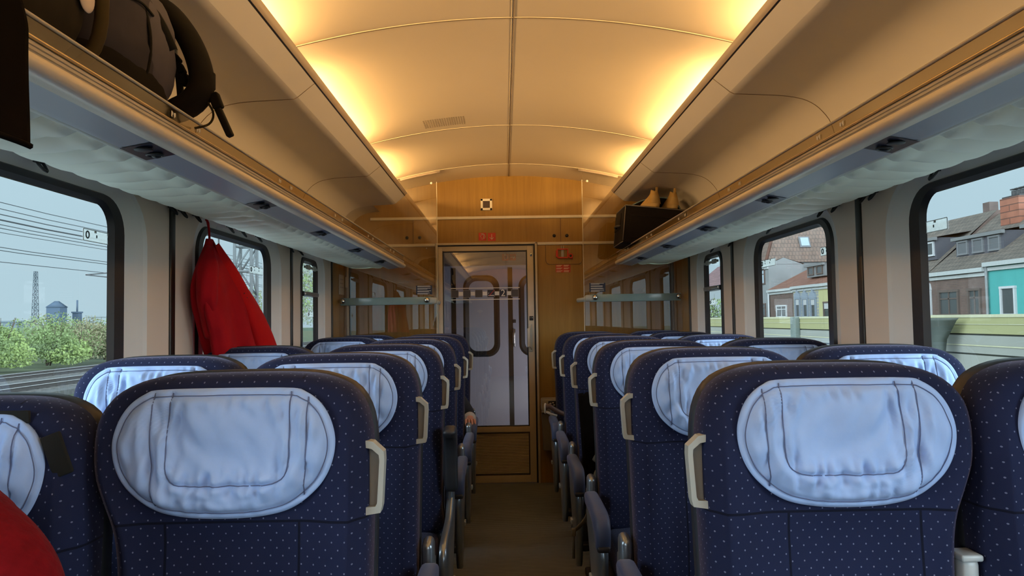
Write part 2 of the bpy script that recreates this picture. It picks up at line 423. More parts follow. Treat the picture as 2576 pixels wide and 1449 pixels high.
def tag(o, label=None, cat=None, group=None, kind=None):
    if label: o['label'] = label
    if cat: o['category'] = cat
    if group: o['group'] = group
    if kind: o['kind'] = kind
    return o
def thing(name, label, cat, loc=(0, 0, 0), group=None, rz=0, kind=None):
    o = bpy.data.objects.new(name, None); COL.objects.link(o)
    o.empty_display_size = .05
    o.location = loc; o.rotation_euler = (0, 0, rz)
    return tag(o, label, cat, group, kind)
def struct(o, label=None):
    o['kind'] = 'structure'
    if label: o['label'] = label
    return o
def dup(root, loc, label=None, group=None, rz=None):
    r = root.copy(); COL.objects.link(r); r.location = loc
    if rz is not None: r.rotation_euler = (0, 0, rz)
    if label: r['label'] = label
    if group: r['group'] = group
    for ch in list(root.children):
        c = ch.copy(); COL.objects.link(c); c.parent = r
        for g in list(ch.children):
            d = g.copy(); COL.objects.link(d); d.parent = c
    return r
def smoothpoly(pts, n, closed=True):
    """catmull-rom resample of 2D/3D points"""
    P = [Vector(p) for p in pts]; L = len(P); seg = L if closed else L - 1
    dense = []
    for i in range(seg):
        p0 = P[(i - 1) % L] if closed or i > 0 else P[i]
        p1 = P[i]; p2 = P[(i + 1) % L]
        p3 = P[(i + 2) % L] if closed or i + 2 < L else p2
        for k in range(12):
            t = k / 12
            dense.append(.5 * ((2 * p1) + (p2 - p0) * t + (2 * p0 - 5 * p1 + 4 * p2 - p3) * t * t + (3 * p1 - p0 - 3 * p2 + p3) * t ** 3))
    dense.append(P[0].copy() if closed else P[-1].copy())
    ln = [0.]
    for a, b in zip(dense, dense[1:]): ln.append(ln[-1] + (b - a).length)
    out = []; j = 0
    cnt = n if closed else n - 1
    for i in range(n):
        d = ln[-1] * i / cnt
        while j < len(ln) - 2 and ln[j + 1] < d: j += 1
        t = (d - ln[j]) / max(1e-9, ln[j + 1] - ln[j])
        out.append(dense[j].lerp(dense[j + 1], min(1, max(0, t))))
    return out
def inset2(poly, d):
    """offset a closed 2D polygon inwards by d"""
    n = len(poly); out = []
    area = sum(poly[i][0] * poly[(i + 1) % n][1] - poly[(i + 1) % n][0] * poly[i][1] for i in range(n))
    sg = 1 if area > 0 else -1
    for i in range(n):
        a = Vector(poly[(i - 1) % n][:2]); b = Vector(poly[(i + 1) % n][:2]); t = (b - a).normalized()
        out.append(Vector(poly[i][:2]) + Vector((-t.y, t.x)) * d * sg)
    return out
def rrect(y0, y1, z0, z1, r, n=8):
    """rounded rectangle, counter-clockwise, 4*(n+1) points"""
    pts = []
    for (cy, cz, a0) in ((y1 - r, z1 - r, 0), (y0 + r, z1 - r, 90), (y0 + r, z0 + r, 180), (y1 - r, z0 + r, 270)):
        for k in range(n + 1):
            a = radians(a0 + 90 * k / n); pts.append((cy + r * cos(a), cz + r * sin(a)))
    return pts
def rect_match(y0, y1, z0, z1, pts):
    """outer rectangle points paired with the rounded rectangle 'pts'"""
    n = len(pts) // 4; out = []
    corners = ((y1, z1), (y0, z1), (y0, z0), (y1, z0))
    for i, p in enumerate(pts):
        q = i // n; k = i % n; c = corners[q]; h = (n - 1) / 2
        if q == 0: a = (y1, p[1]) if k < h else ((p[0], z1) if k > h else c)
        elif q == 1: a = (p[0], z1) if k < h else ((y0, p[1]) if k > h else c)
        elif q == 2: a = (y0, p[1]) if k < h else ((p[0], z0) if k > h else c)
        else: a = (p[0], z0) if k < h else ((y1, p[1]) if k > h else c)
        if k == int(h) and n % 2 == 0: a = c
        out.append(a)
    return out
def text_mesh(txt, size):
    cu = bpy.data.curves.new('t', 'FONT'); cu.body = txt; cu.size = size; cu.align_x = 'CENTER'; cu.align_y = 'CENTER'
    cu.extrude = .0006; cu.resolution_u = 4
    o = bpy.data.objects.new('t', cu); COL.objects.link(o)
    dg = bpy.context.evaluated_depsgraph_get(); dg.update()
    me = bpy.data.meshes.new_from_object(o.evaluated_get(dg))
    vs = [v.co.copy() for v in me.vertices]; fs = [tuple(p.vertices) for p in me.polygons]
    bpy.data.objects.remove(o); bpy.data.curves.remove(cu); bpy.data.meshes.remove(me)
    return vs, fs

# ------------------------------------------------------------------ carriage shell
Y0, YG, YB = -5.2, 5.5, 5.80          # rear wall, glass screens, end wall
CELLS = [(-4.955, -3.415), (-3.415, -1.875), (-1.875, -.335), (-.335, 1.205), (1.205, 2.745), (2.745, 4.285)]
LASTCELL = (4.285, 5.29)
mb = MB(); mb.box((0, (Y0 + 8.0) / 2, -.02), (2.72, 8.0 - Y0, .04)); struct(mb.build('floor', 'floor carpet'), 'dark ribbed grey brown carpet floor along the aisle')

def ceil_z(u): return EYE + 1.179 - u * u / 6.8
mb = MB()
prof = [(u, ceil_z(u)) for u in [i / 12 for i in range(0, 13)]] + [(1.1, 2.245), (1.2, 2.17), (1.28, 2.07), (1.33, 1.93), (1.345, 1.80), (1.345, 1.66)]
full = [(-u, z) for u, z in prof[::-1]] + prof[1:]
ys = [Y0, -3.45, -1.9, -.34, 1.24, 2.82, 4.40, YG]
for a, b in zip(ys, ys[1:]):
    n = len(full)
    mb.add([(u, a, z) for u, z in full] + [(u, b, z) for u, z in full], [(i, i + 1, n + i + 1, n + i) for i in range(n - 1)], 0, True)
n = len(full)
mb.add([(u, YG, z) for u, z in full] + [(u, YB + .02, z - .035) for u, z in full], [(i, i + 1, n + i + 1, n + i) for i in range(n - 1)], 0, True)
for y in ys[1:]:      # panel joints
    arc = [(u / 30, y, ceil_z(u / 30) - .0005) for u in range(-30, 31)]
    mb.tube(arc, .0022, 6, 1)
    mb.tube([(u, y - .006, z - .0003) for u, _, z in arc], .0018, 6, 2)
mb.tube([(0, Y0, ceil_z(0)), (0, YG, ceil_z(0)), (0, YB, ceil_z(0) - .035)], .0025, 6, 1)
mb.tube([(-.007, Y0, ceil_z(0) - .0004), (-.007, YG, ceil_z(0) - .0004)], .0015, 6, 2)
# small perforated loudspeaker field pressed into the left ceiling panel
for i in range(18):
    for j in range(7):
        x = -.50 + i * .0135; y = 4.16 + j * .024
        mb.box((x, y, ceil_z(x) - .0003), (.0035, .014, .0012), 0, 1)
struct(mb.build('ceiling', ['ceiling paint', 'seam brown', 'seam light']), 'curved cream ceiling vault with fine panel joints')

win_no = 0; trim_no = 0
def side_wall(S, name, side):
    global win_no, trim_no
    mb = MB()
    X = lambda u: S * u
    cells = [(c, .585, .485, .40) for c in CELLS] + [(LASTCELL, .31, .215, .14)]
    for (a, b), hr, hg, hp in cells:
        c = (a + b) / 2
        hole = rrect(c - hr, c + hr, .66, 1.735, .19 if hr > .5 else .15, 8)
        outer = rect_match(a, b, 0, 1.77, hole)
        gask = rrect(c - hg, c + hg, .77, 1.692, .125 if hr > .5 else .09, 8)
        mb.strip([(X(1.29), y, z) for y, z in outer], [(X(1.29), y, z) for y, z in hole], 0, True, False)
        mid = [((p[0] + q[0]) / 2, (p[1] + q[1]) / 2) for p, q in zip(hole, gask)]
        mb.strip([(X(1.29), y, z) for y, z in hole], [(X(1.298), p[0] * .85 + q[0] * .15, p[1] * .85 + q[1] * .15) for p, q in zip(hole, gask)], 1)
        mb.strip([(X(1.298), p[0] * .85 + q[0] * .15, p[1] * .85 + q[1] * .15) for p, q in zip(hole, gask)], [(X(1.322), y, z) for y, z in gask], 1)
    mb.add([(X(1.29), Y0, 0), (X(1.29), CELLS[0][0], 0), (X(1.29), CELLS[0][0], 1.77), (X(1.29), Y0, 1.77)], [(0, 1, 2, 3)], 0, False)
    # timber end panel between the last joint strip and the end wall
    mb.add([(X(1.29), 5.29, 0), (X(1.29), YB, 0), (X(1.29), YB, 2.4), (X(1.29), 5.29, 2.4)], [(0, 1, 2, 3)], 2, False)
    mb.add([(X(1.29), Y0, 1.77), (X(1.35), Y0, 1.77), (X(1.35), YB, 1.77), (X(1.29), YB, 1.77)], [(0, 1, 2, 3)], 0, False)
    w = struct(mb.build(name, ['wall paint', 'reveal paint', 'wood panel']), 'beige painted %s side wall with rounded window reveals' % side)
    for (a, b), hr, hg, hp in cells:
        c = (a + b) / 2; win_no += 1
        gask = rrect(c - hg, c + hg, .77, 1.692, .125 if hr > .5 else .09, 8)
        gm = rrect(c - hg + .012, c + hg - .012, .78, 1.686, .115 if hr > .5 else .08, 8)
        glass = rrect(c - hp, c + hp, .83, 1.658, .078 if hr > .5 else .05, 8)
        g2 = rrect(c - hp - .02, c + hp + .02, .812, 1.67, .09 if hr > .5 else .06, 8)
        m2 = MB()
        for l0, l1, u0, u1 in ((gask, gm, 1.322, 1.312), (gm, g2, 1.312, 1.316), (g2, glass, 1.316, 1.330)):
            m2.strip([(X(u0), y, z) for y, z in l0], [(X(u1), y, z) for y, z in l1], 0)
        if hr < .5:      # tilting top light: cross bar, inner frame, latch rail
            m2.box((X(1.322), c, 1.458), (.03, 2 * hp + .06, .030), 0, 0)
        near = 'nearest the camera' if c < 2.2 else ('third from the camera, narrow with a cross bar' if hr < .5 else 'second from the camera')
        o = struct(m2.build('window_%d' % win_no, ['rubber']), '%s carriage window %s with a black rubber frame' % (side, near))
        m3 = MB()
        m3.add([(X(1.331), y, z) for y, z in glass], [tuple(range(len(glass)))], 0, False)
        m3.build('window_pane', 'window glass', o)
        if hr < .5:
            m4 = MB(); m4.rbox((X(1.306), c, 1.458), (.022, 2 * hp + .05, .026), .006, 0); m4.build('cross_bar', 'frame metal', o)
            m5 = MB(); m5.rbox((X(1.305), c, 1.628), (.012, 2 * hp + .03, .016), .004, 0)
            for t in (-.09, .05): m5.rbox((X(1.300), c + t, 1.628), (.016, .07, .030), .005, 0)
            m5.build('latch_rail', 'handle beige', o)
    for y in [c[0] for c in CELLS] + [4.285, 5.29]:
        trim_no += 1
        t = MB(); t.rbox((X(1.289), y, .86), (.012, .040, 1.72), .004, 0)
        struct(t.build('trim_%d' % trim_no, 'black strip'), 'black rubber joint strip on the %s wall' % side)
    return w
side_wall(-1, 'wall_left', 'left'); side_wall(1, 'wall_right', 'right')

# rear wall (behind the camera)
mb = MB(); mb.box((0, Y0 - .02, 1.25), (2.8, .04, 2.6)); struct(mb.build('wall_rear', 'wood panel'))

# overhead lockers: lit lip, sloping soffit, dark underside curving down behind the rack
for S, sd in ((-1, 'left'), (1, 'right')):
    trim_no += 1
    mb = MB()
    def ext(pts, mat, y0=Y0, y1=YG - .004, smooth=True):
        n = len(pts)
        mb.add([(S * u, y0, z) for u, z in pts] + [(S * u, y1, z) for u, z in pts], [(i, i + 1, n + i + 1, n + i) for i in range(n - 1)], mat, smooth)
    ext([(1.0, 2.305), (1.0, 2.262), (.80, 2.250), (.775, 2.246), (.768, 2.240)], 0)
    ext([(.768, 2.240), (.7665, 2.236), (.783, 2.218)], 1)
    ext([(.783, 2.218), (.788, 2.214)], 2)
    ext([(.788, 2.214), (.8535, 2.161)], 0, smooth=False)
    under = smoothpoly([(.8535, 2.161), (.862, 2.1535), (.89, 2.152), (1.05, 2.144), (1.12, 2.134), (1.16, 2.122), (1.197, 2.10), (1.225, 2.072), (1.25, 2.035), (1.268, 1.97), (1.276, 1.87), (1.278, 1.72)], 40, False)
    ext([(p[0], p[1]) for p in under], 0)
    tail = [(p[0], p[1]) for p in under if p[0] > 1.02]
    ext(tail, 0, YG - .004, YB)
    mb.add([(S * u, YG - .004, z) for u, z in [(.768, 2.24), (.788, 2.214), (.8535, 2.161), (.89, 2.152), (1.05, 2.144), (1.05, 2.2), (.9, 2.25)]], [tuple(range(7))], 0, False)
    for y in [1.32 - 1.55, 1.32, 2.867, 4.414, ]:       # panel joints
        mb.tube([(S * u, y, z - .0004) for u, z in [(.788, 2.214), (.8535, 2.161)]], .0014, 6, 3)
        mb.tube([(S * (p[0] - .0005), y, p[1] - .0004) for p in under], .0016, 6, 3)
    struct(mb.build('trim_%d' % trim_no, ['cream panel', 'dark lip', 'black strip', 'seam brown']), '%s overhead panel with a cream soffit above the luggage rack' % sd)

# ------------------------------------------------------------------ luggage racks
RY = [-.72, .08, .88, 1.68, 2.465, 3.26, 4.05, 4.84]
def rack(S, sd):
    t = thing('luggage_rack', 'long %s overhead luggage rack with cream rail and scalloped underside' % sd, 'luggage rack', (S * 1.0, Y0, 1.70))
    ox = S * 1.0
    P = lambda u, y, z: (S * u - ox, y - Y0, z - 1.70)
    y0, y1 = Y0, YG - .01
    def ext(pts, name, mat, smooth=True, ya=y0, yb=y1, closed=False):
        mb = MB(); n = len(pts)
        mb.add([P(u, ya, z) for u, z in pts] + [P(u, yb, z) for u, z in pts], [(i, (i + 1) % n, n + (i + 1) % n, n + i) for i in range(n if closed else n - 1)], 0, smooth)
        if closed: mb.add([P(u, yb, z) for u, z in pts], [tuple(range(n))], 0, False)
        return mb.build(name, mat, t)
    ext([(.800, 1.728), (.800, 1.7665)], 'lip_pane', 'lip glass')
    ext([(.797, 1.764), (.795, 1.768), (.799, 1.7705), (.804, 1.768), (.803, 1.764)], 'lip_edge', 'seam light', closed=True)
    ext([(.7955, 1.7285), (.793, 1.7315), (.7955, 1.7345), (.803, 1.734), (.803, 1.7285)], 'gold_strip', 'gold edge', closed=True)
    ext([(.800, 1.729), (.800, 1.7255), (.795, 1.7235), (.795, 1.7185), (.797, 1.7170), (.795, 1.7155), (.795, 1.7105), (.797, 1.709), (.795, 1.7075), (.796, 1.7045), (.806, 1.703)], 'grooved_profile', 'aluminium', False)
    tube = [(.799 + .017 * cos(radians(a)), 1.689 + .016 * sin(radians(a))) for a in range(75, 290, 12)]
    ext(tube + [(.83, 1.676), (.83, 1.703)], 'front_rail', 'rail cream', True, closed=True)
    ext([(.808, 1.6755), (.83, 1.677), (.886, 1.6665), (.902, 1.666)], 'underside_panel', 'rack grey')
    ext([(.902, 1.666), (.908, 1.664), (.918, 1.667), (.925, 1.673), (.932, 1.676), (.945, 1.680)], 'edge_strip', 'strip white')
    mb = MB()
    mb.add([P(.803, y0, 1.728), P(1.28, y0, 1.728), P(1.28, y1, 1.728), P(.803, y1, 1.728)], [(0, 1, 2, 3)], 0, False); mb.build('shelf', 'cream panel', t)
    # scalloped lamp cover
    per = .1205; cnt = int((y1 - y0) / per)
    NU = 24
    mb = MB()
    ph0 = (1.831 - y0) % per
    TT = [-1, -.985, -.95, -.9, -.82, -.7, -.5, -.25, 0, .25, .5, .74, .86, .92]; NY = len(TT); fs = []; vs = []; mi = []
    def row(y, tt, g):
        oval = sqrt(max(0., 1 - tt * tt)); uin = .955 + .075 * (1 - oval); uout = 1.20 + .055 * oval; out = []
        for i in range(NU):
            f = i / (NU - 1); u = .942 + (uout - .942) * f
            w = min(1, max(0, (u - uin) / .17)); w = sqrt(max(0, 1 - (1 - w) ** 2))
            e = min(1, max(0, (uout - u) / .06)); e = sqrt(max(0, 1 - (1 - e) ** 2))
            out.append(P(u, min(y1, max(y0, y)), 1.6815 + .030 * min(1, f * 3.5) + .022 * f - .053 * g * w * (.3 + .7 * e) + .006 * (1 - e)))
        return out
    k0 = -1
    while y0 + ph0 + k0 * per < y1:
        ya, yb = y0 + ph0 + k0 * per, y0 + ph0 + (k0 + 1) * per; k0 += 1
        rows = []      # shell-like blade: steep where it leaves the blade before it, flattening to a crisp lower lip
        for tt in TT:
            s_ = (tt + 1) / 1.92; rows.append(row((ya + yb) / 2 + tt * per / 2, tt * .98, sqrt(max(0, 1 - (1 - s_) ** 2))))
        lip = rows[-1]; back = row((ya + yb) / 2 + per / 2, .98, 0.)
        for R_ in (rows, [lip, back]):
            o = len(vs)
            for q in R_: vs += q
            fs += [(o + j * NU + i, o + j * NU + i + 1, o + (j + 1) * NU + i + 1, o + (j + 1) * NU + i) for j in range(len(R_) - 1) for i in range(NU - 1)]
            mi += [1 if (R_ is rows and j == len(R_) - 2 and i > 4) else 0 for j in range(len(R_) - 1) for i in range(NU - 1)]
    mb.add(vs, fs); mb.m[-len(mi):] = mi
    # flange that closes the cover towards the wall
    mb.add([P(1.20, y0, 1.735), P(1.288, y0, 1.742), P(1.288, y1, 1.742), P(1.20, y1, 1.735)], [(0, 1, 2, 3)], 0, False)
    mb.build('lamp_cover', ['diffuser', 'scallop highlight'], t)
    # reading-light plates, one per seat row
    for k, y in enumerate(RY):
        y += (.03 if S > 0 else 0)
        def PL(a, b, d=.0015):              # a along y, b across 0..1
            u = .830 + .056 * b * 1.0; z = 1.677 - .0105 * b
            return P(u, y + a, z - d)
        m = MB()
        m.add([PL(-.06, 0), PL(.06, 0), PL(.06, 1.22), PL(-.06, 1.22)], [(0, 1, 2, 3)], 0, False)
        for (a, b) in ((-.06, .06),):
            m.add([PL(a, 0, 0), PL(b, 0, 0), PL(b, 0), PL(a, 0), PL(a, 1.22, 0), PL(b, 1.22, 0), PL(b, 1.22), PL(a, 1.22)], [(0, 1, 2, 3), (4, 5, 6, 7)], 0, False)
        pl = m.build('reading_light_plate', 'navy plate', t)
        m = MB(); c0 = Vector(PL(-.026, .6, .003)); m.sphere(c0, (.022, .020, .004), 18, 8); m.build('air_nozzle', 'black plastic', pl)
        m = MB(); c1 = Vector(PL(.028, .6, .003)); m.tube([c1 + Vector((.017 * cos(a), .016 * sin(a), 0)) for a in [2 * pi * i / 20 for i in range(20)]], .0035, 6, closed=True)
        m.sphere(c1 + Vector((.004, .0, -.002)), (.011, .010, .006), 14, 8); m.build('reading_lamp', 'shell plastic', pl)
    # pale seat-number stickers on the lip
    nums = [(1.657, 1.794), (2.452, 2.581), (3.26, 3.40), (4.06, 4.2), (4.86, 5.0)] if S < 0 else [(1.812, 1.949), (2.612, 2.738), (3.407, 3.533), (4.2, 4.33), (5.0, 5.12)]
    for pr in nums:
        for y in pr:
            m = MB()
            for (dy, dz, w, h) in ((-.008, 0, .005, .013), (-.0035, .002, .003, .006), (.004, -.001, .0035, .011), (.0085, .001, .005, .009)):
                m.box(P(.7975, y + dy, 1.748 + dz), (.001, w, h), 0, 0)
            m.build('seat_number_sticker', 'sticker white', t)
    return t
rack(-1, 'left'); rack(1, 'right')

# cove lamps lying behind the lips
for S in (-1, 1):
    for yc, ln in ((-4.1, 1.2), (-2.55, 1.2), (-1.0, 1.2), (.55, 1.2), (2.08, 1.15), (3.63, 1.15), (5.02, .72)):
        la = bpy.data.lights.new('cove_lamp', 'AREA'); la.shape = 'RECTANGLE'; la.size = .05; la.size_y = ln
        la.color = (1., .60, .225); la.energy = 30. * ln * LAMP
        lo = bpy.data.objects.new('cove_lamp', la); COL.objects.link(lo)
        lo.location = (S * .945, yc, 2.272)
        d = Vector((-S * 1.0, 0, .50)).normalized()       # shines up and inwards on to the vault
        z = -d; y = Vector((0, 1, 0)); x = y.cross(z).normalized()
        lo.rotation_euler = Matrix((x, y, z)).transposed().to_euler()

# ------------------------------------------------------------------ end wall, door, screens
mb = MB()
def wallrect(x0, x1, z0, z1, mat=0):
    mb.box(((x0 + x1) / 2, YB + .02, (z0 + z1) / 2), (x1 - x0, .04, z1 - z0), 0, mat)
wallrect(-1.34, -.586, 0, 2.5); wallrect(.212, 1.34, 0, 2.5); wallrect(-.586, .212, 1.876, 2.5)
for x, z0, z1 in ((.404, 1.885, 2.075), (-.763, 1.885, 2.075)):
    mb.box((x, YB - .0005, (z0 + z1) / 2), (.005, .002, z1 - z0), 0, 1)
# access panel outline around the emergency brake
pl = [(.283, 1.86), (.283, 1.735), (.29, 1.715), (.31, 1.707), (.545, 1.707), (.563, 1.715), (.571, 1.735), (.571, 1.86)]
mb.tube([(x, YB, z) for x, z in pl], .0022, 6, 1)
for x in (.30, .555):
    for dz in (0, .012): mb.sphere((x + dz * .2, YB - .001, 1.716 - dz), (.003, .002, .003), 8, 6, 2)
mb.sphere((-.659, YB - .001, 1.848), (.006, .003, .006), 10, 6, 2)
for x in (.352, .453, -.812, -.711):
    mb.cyl((x, YB + .001, 1.934), (x, YB - .003, 1.934), .013, 16, 3); 
struct(mb.build('wall_back', ['wood panel', 'wood dark', 'chrome', 'black plastic']), 'light brown wood veneer end wall around the glass door')

for (x0, x1, z, h, lab) in ((-1.10, 1.02, 2.085, .022, 'upper cream strip across the wood end wall'), (-1.2, -.59, 1.873, .022, 'lower cream strip left of the door'), (.216, 1.2, 1.873, .022, 'lower cream strip right of the door')):
    trim_no += 1; m = MB(); m.rbox(((x0 + x1) / 2, YB - .004, z), (x1 - x0, .012, h), .003)
    struct(m.build('trim_%d' % trim_no, 'white strip'), lab)
for S, sd in ((-1, 'left'), (1, 'right')):       # corner posts beside the end wall
    trim_no += 1; m = MB()
    m.rbox((S * 1.278, YB - .02, 1.0), (.014, .03, 2.0), .004, 1 if S > 0 else 0); m.rbox((S * 1.262, YB - .012, 1.0), (.016, .02, 2.0), .004, 0 if S > 0 else 1)
    if S < 0:
        m.rbox((-1.281, YB - .05, 1.585), (.016, .055, .085), .004, 0)
    struct(m.build('trim_%d' % trim_no, ['door cream' if S < 0 else 'black strip', 'black strip']), '%s corner post of the end wall' % sd)

# sliding door
m = MB()
def fr(x0, x1, z0, z1, y=YB - .008, d=.03, mat=0): m.rbox(((x0 + x1) / 2, y, (z0 + z1) / 2), (x1 - x0, d, z1 - z0), .004, mat)
fr(-.588, -.576, 0, 1.886); fr(.196, .213, 0, 1.886); fr(-.588, .213, 1.868, 1.886)
fr(-.576, -.57, 0, 1.868, YB + .01, .03, 1); fr(.183, .196, 0, 1.868, YB + .012, .03, 1); fr(-.576, .196, 1.862, 1.868, YB + .01, .03, 1)
door = struct(m.build('door_1', ['door cream', 'black strip']), 'cream framed sliding glass door in the end wall')
m = MB(); yd = YB + .012
fr(-.572, -.532, .004, 1.862, yd, .026); fr(.133, .185, .004, 1.862, yd, .026); fr(-.54, .14, 1.820, 1.862, yd, .026)
fr(-.54, .14, .395, .445, yd, .026); fr(-.54, .14, .004, .068, yd, .026); fr(-.54, -.305, .06, .40, yd, .024)
leaf = m.build('door_leaf', ['door cream'], door)
m = MB()
for (x0, x1, z0, z1) in ((-.534, -.526, .44, 1.825), (.125, .134, .44, 1.825), (-.534, .134, 1.813, 1.822), (-.534, .134, .441, .449), (-.308, -.300, .062, .398), (.125, .134, .062, .398), (-.305, .13, .388, .397), (-.305, .13, .062, .070)): fr(x0, x1, z0, z1, yd - .008, .016)
m.build('door_gasket', 'rubber', door)
m = MB(); m.add([(-.53, yd, .445), (.13, yd, .445), (.13, yd, 1.818), (-.53, yd, 1.818)], [(0, 1, 2, 3)], 0, False); m.build('door_pane', 'door glass', door)
m = MB()
for i in range(27):
    z = .078 + i * .0118
    m.box((-.087, yd - .004, z), (.428, .010, .0062), 0, 0, Matrix.Rotation(.5, 3, 'X'))
m.box((-.087, yd + .008, .228), (.43, .004, .325), 0, 1)
m.build('ventilation_grille', ['grille slat', 'black strip'], door)
# band of square decals on the pane
yv = yd - .0015
m = MB(); m.box((-.2, yv, 1.528), (.545, .001, .006)); m.box((-.2, yv, 1.438), (.545, .001, .006)); m.build('decal_stripe', 'sticker white', door)
sq = [-.4405, -.345, -.251, -.155, -.0595, .0345]
for i, x in enumerate(sq):
    m = MB(); m.box((x, yv, 1.4845), (.058, .0012, .060), 0, 0)
    for (dx, dz, w, h) in ((-.0285, 0, .0022, .060), (.0285, 0, .0022, .060), (0, .0292, .058, .0022), (0, -.0292, .058, .0022)): m.box((x + dx, yv - .0006, 1.4845 + dz), (w, .001, h), 0, 1)
    if i == 3:
        m.box((x + .002, yv - .0008, 1.4685), (.046, .001, .006), 0, 2)
        m.box((x + .006, yv - .0012, 1.489), (.0045, .001, .058), 0, 3, Matrix.Rotation(.75, 3, 'Y'))
        m.tube([(x - .022, yv - .001, 1.482), (x - .017, yv - .001, 1.488), (x - .020, yv - .001, 1.492)], .002, 6, 2)
    if i == 4:
        vs, fs = text_mesh('2', .075)
        m.add([(x + v.x, yv - .001 - v.z, 1.4845 + v.y) for v in vs], fs, 2, False)
    m.build('decal_square', ['navy plate' if i in (3, 4) else 'dark decal', 'dark decal edge', 'sticker white', 'sign red'], door)
for a, b in zip(sq, sq[1:]):
    m = MB(); m.box(((a + b) / 2, yv, 1.4845), (b - a - .062, .001, .030)); m.build('decal_link', 'sticker white', door)
m = MB()
for k, r in enumerate((.004, .012, .020, .028)):
    if k == 0: m.sphere((-.245, yv, 1.325), (.004, .001, .004), 10, 6)
    else: m.tube([(-.245 + r * cos(radians(a)), yv, 1.325 + r * sin(radians(a))) for a in range(40, 141, 10)], .0018, 6)
m.build('wireless_decal', 'faint decal', door)
# handle with recessed plate
m = MB(); m.rbox((.152, yd - .015, 1.13), (.030, .010, .22), .004, 0); m.build('handle_plate', 'handle beige', leaf)
m = MB(); m.rbox((.137, yd - .050, 1.132), (.022, .022, .15), .007, 0)
m.cyl((.140, yd - .045, 1.19), (.160, yd - .012, 1.235), .006, 10); m.cyl((.140, yd - .045, 1.075), (.160, yd - .012, 1.035), .006, 10); m.build('door_handle', 'door cream', leaf)
m = MB(); m.rbox((.160, yd - .018, 1.284), (.030, .008, .034), .003, 0); 
for dx in (-.007, .007): m.sphere((.160 + dx, yd - .0225, 1.286), (.003, .001, .003), 8, 6, 1)
m.build('door_button', ['black plastic', 'chrome'], leaf)
m = MB(); m.sphere((.166, yd - .014, 1.786), (.010, .004, .014), 14, 8, 0); m.sphere((.166, yd - .018, 1.786), (.005, .003, .005), 10, 6, 1); m.sphere((.166, yd - .014, 1.803), (.003, .003, .003), 8, 6, 0); m.build('door_lock', ['chrome', 'black plastic'], leaf)

# wall fittings
t = thing('loudspeaker', 'square white framed loudspeaker on the wood above the door', 'loudspeaker', (-.181, YB, 2.189))
m = MB()
for (dx, dz, w, h) in ((-.0365, 0, .018, .091), (.0365, 0, .018, .091), (0, .0365, .091, .018), (0, -.0365, .091, .018)): m.rbox((dx, -.006, dz), (w, .014, h), .002)
m.build('frame', 'white strip', t)
m = MB(); m.box((0, -.003, 0), (.058, .006, .058)); m.build('grille', 'shell brown', t)

def head_sign(m, x, z, s, y=YB - .0035, mt=1):
    """profile of a head with hair sweeping back"""
    a = [(-.010, -.020), (-.010, -.004), (-.017, .002), (-.010, .010), (-.004, .017), (.004, .016), (.009, .008), (.009, -.004), (.005, -.012), (.004, -.020), (-.010, -.020)]
    m.tube([(x + px * s, y, z + pz * s) for px, pz in a], .0017 * s, 6, mt)
    b = [(-.012, .022), (0, .023), (.012, .018), (.018, .006), (.017, -.008), (.010, -.018)]
    m.tube([(x + px * s, y, z + pz * s) for px, pz in smoothpoly(b, 18, False)], .0022 * s, 6, mt)
def arrow(m, x, z, s, ang, y=YB - .0035, mt=1):
    R = lambda px, pz: (x + (px * cos(ang) - pz * sin(ang)) * s, y, z + (px * sin(ang) + pz * cos(ang)) * s)
    m.tube([R(-.021, 0), R(.018, 0)], .0026 * s, 6, mt); m.tube([R(.004, .016), R(.020, 0), R(.004, -.016)], .0026 * s, 6, mt)
def red_sign(name, label, x, y, z, s, kind, ang=0):
    m = MB(); m.rbox((x, y - .001, z), (.060 * s, .003, .062 * s), .001, 0)
    if kind == 'head': head_sign(m, x, z, s, y - .0035)
    else: arrow(m, x, z, s, ang, y - .0035)
    return tag(m.build(name, ['sign red', 'sign mark']), label, 'sign')
red_sign('pictogram_sign', 'red square sign with a head profile above the door', -.2155, YB, 1.9345, 1., 'head')
red_sign('arrow_sign', 'red square sign with a down arrow above the door', -.1425, YB, 1.932, 1.03, 'arrow', -pi / 2)

t = thing('emergency_brake', 'red emergency brake handle on a wood access panel right of the door', 'emergency brake', (.415, YB, 1.79))
m = MB()
loop = [(-.040, .034), (.041, .034), (.041, -.028), (.034, -.034), (-.034, -.034), (-.040, -.028)]
m.tube([(x, -.022, z) for x, z in loop], .0065, 8, closed=True); m.rbox((-.048, -.012, 0), (.010, .02, .05), .003)
m.build('pull_frame', 'red plastic', t)
m = MB(); m.rbox((0, -.012, .004), (.022, .012, .062), .003)
for dx in (-.009, .007): m.rbox((dx, -.014, .048), (.006, .012, .03), .002)
m.build('catch', 'handle beige', t)
m = MB(); m.tube([(.063 + .014 * cos(a), -.018, -.019 + .014 * sin(a)) for a in [2 * pi * i / 22 for i in range(22)]], .0055, 8, closed=True); m.cyl((.050, -.012, -.030), (.078, -.012, -.042), .006, 8)
m.build('seal_ring', 'red plastic', t)
m = MB(); m.cyl((.063, -.006, -.019), (.063, -.020, -.019), .011, 16); m.build('key_hole', 'black plastic', t)

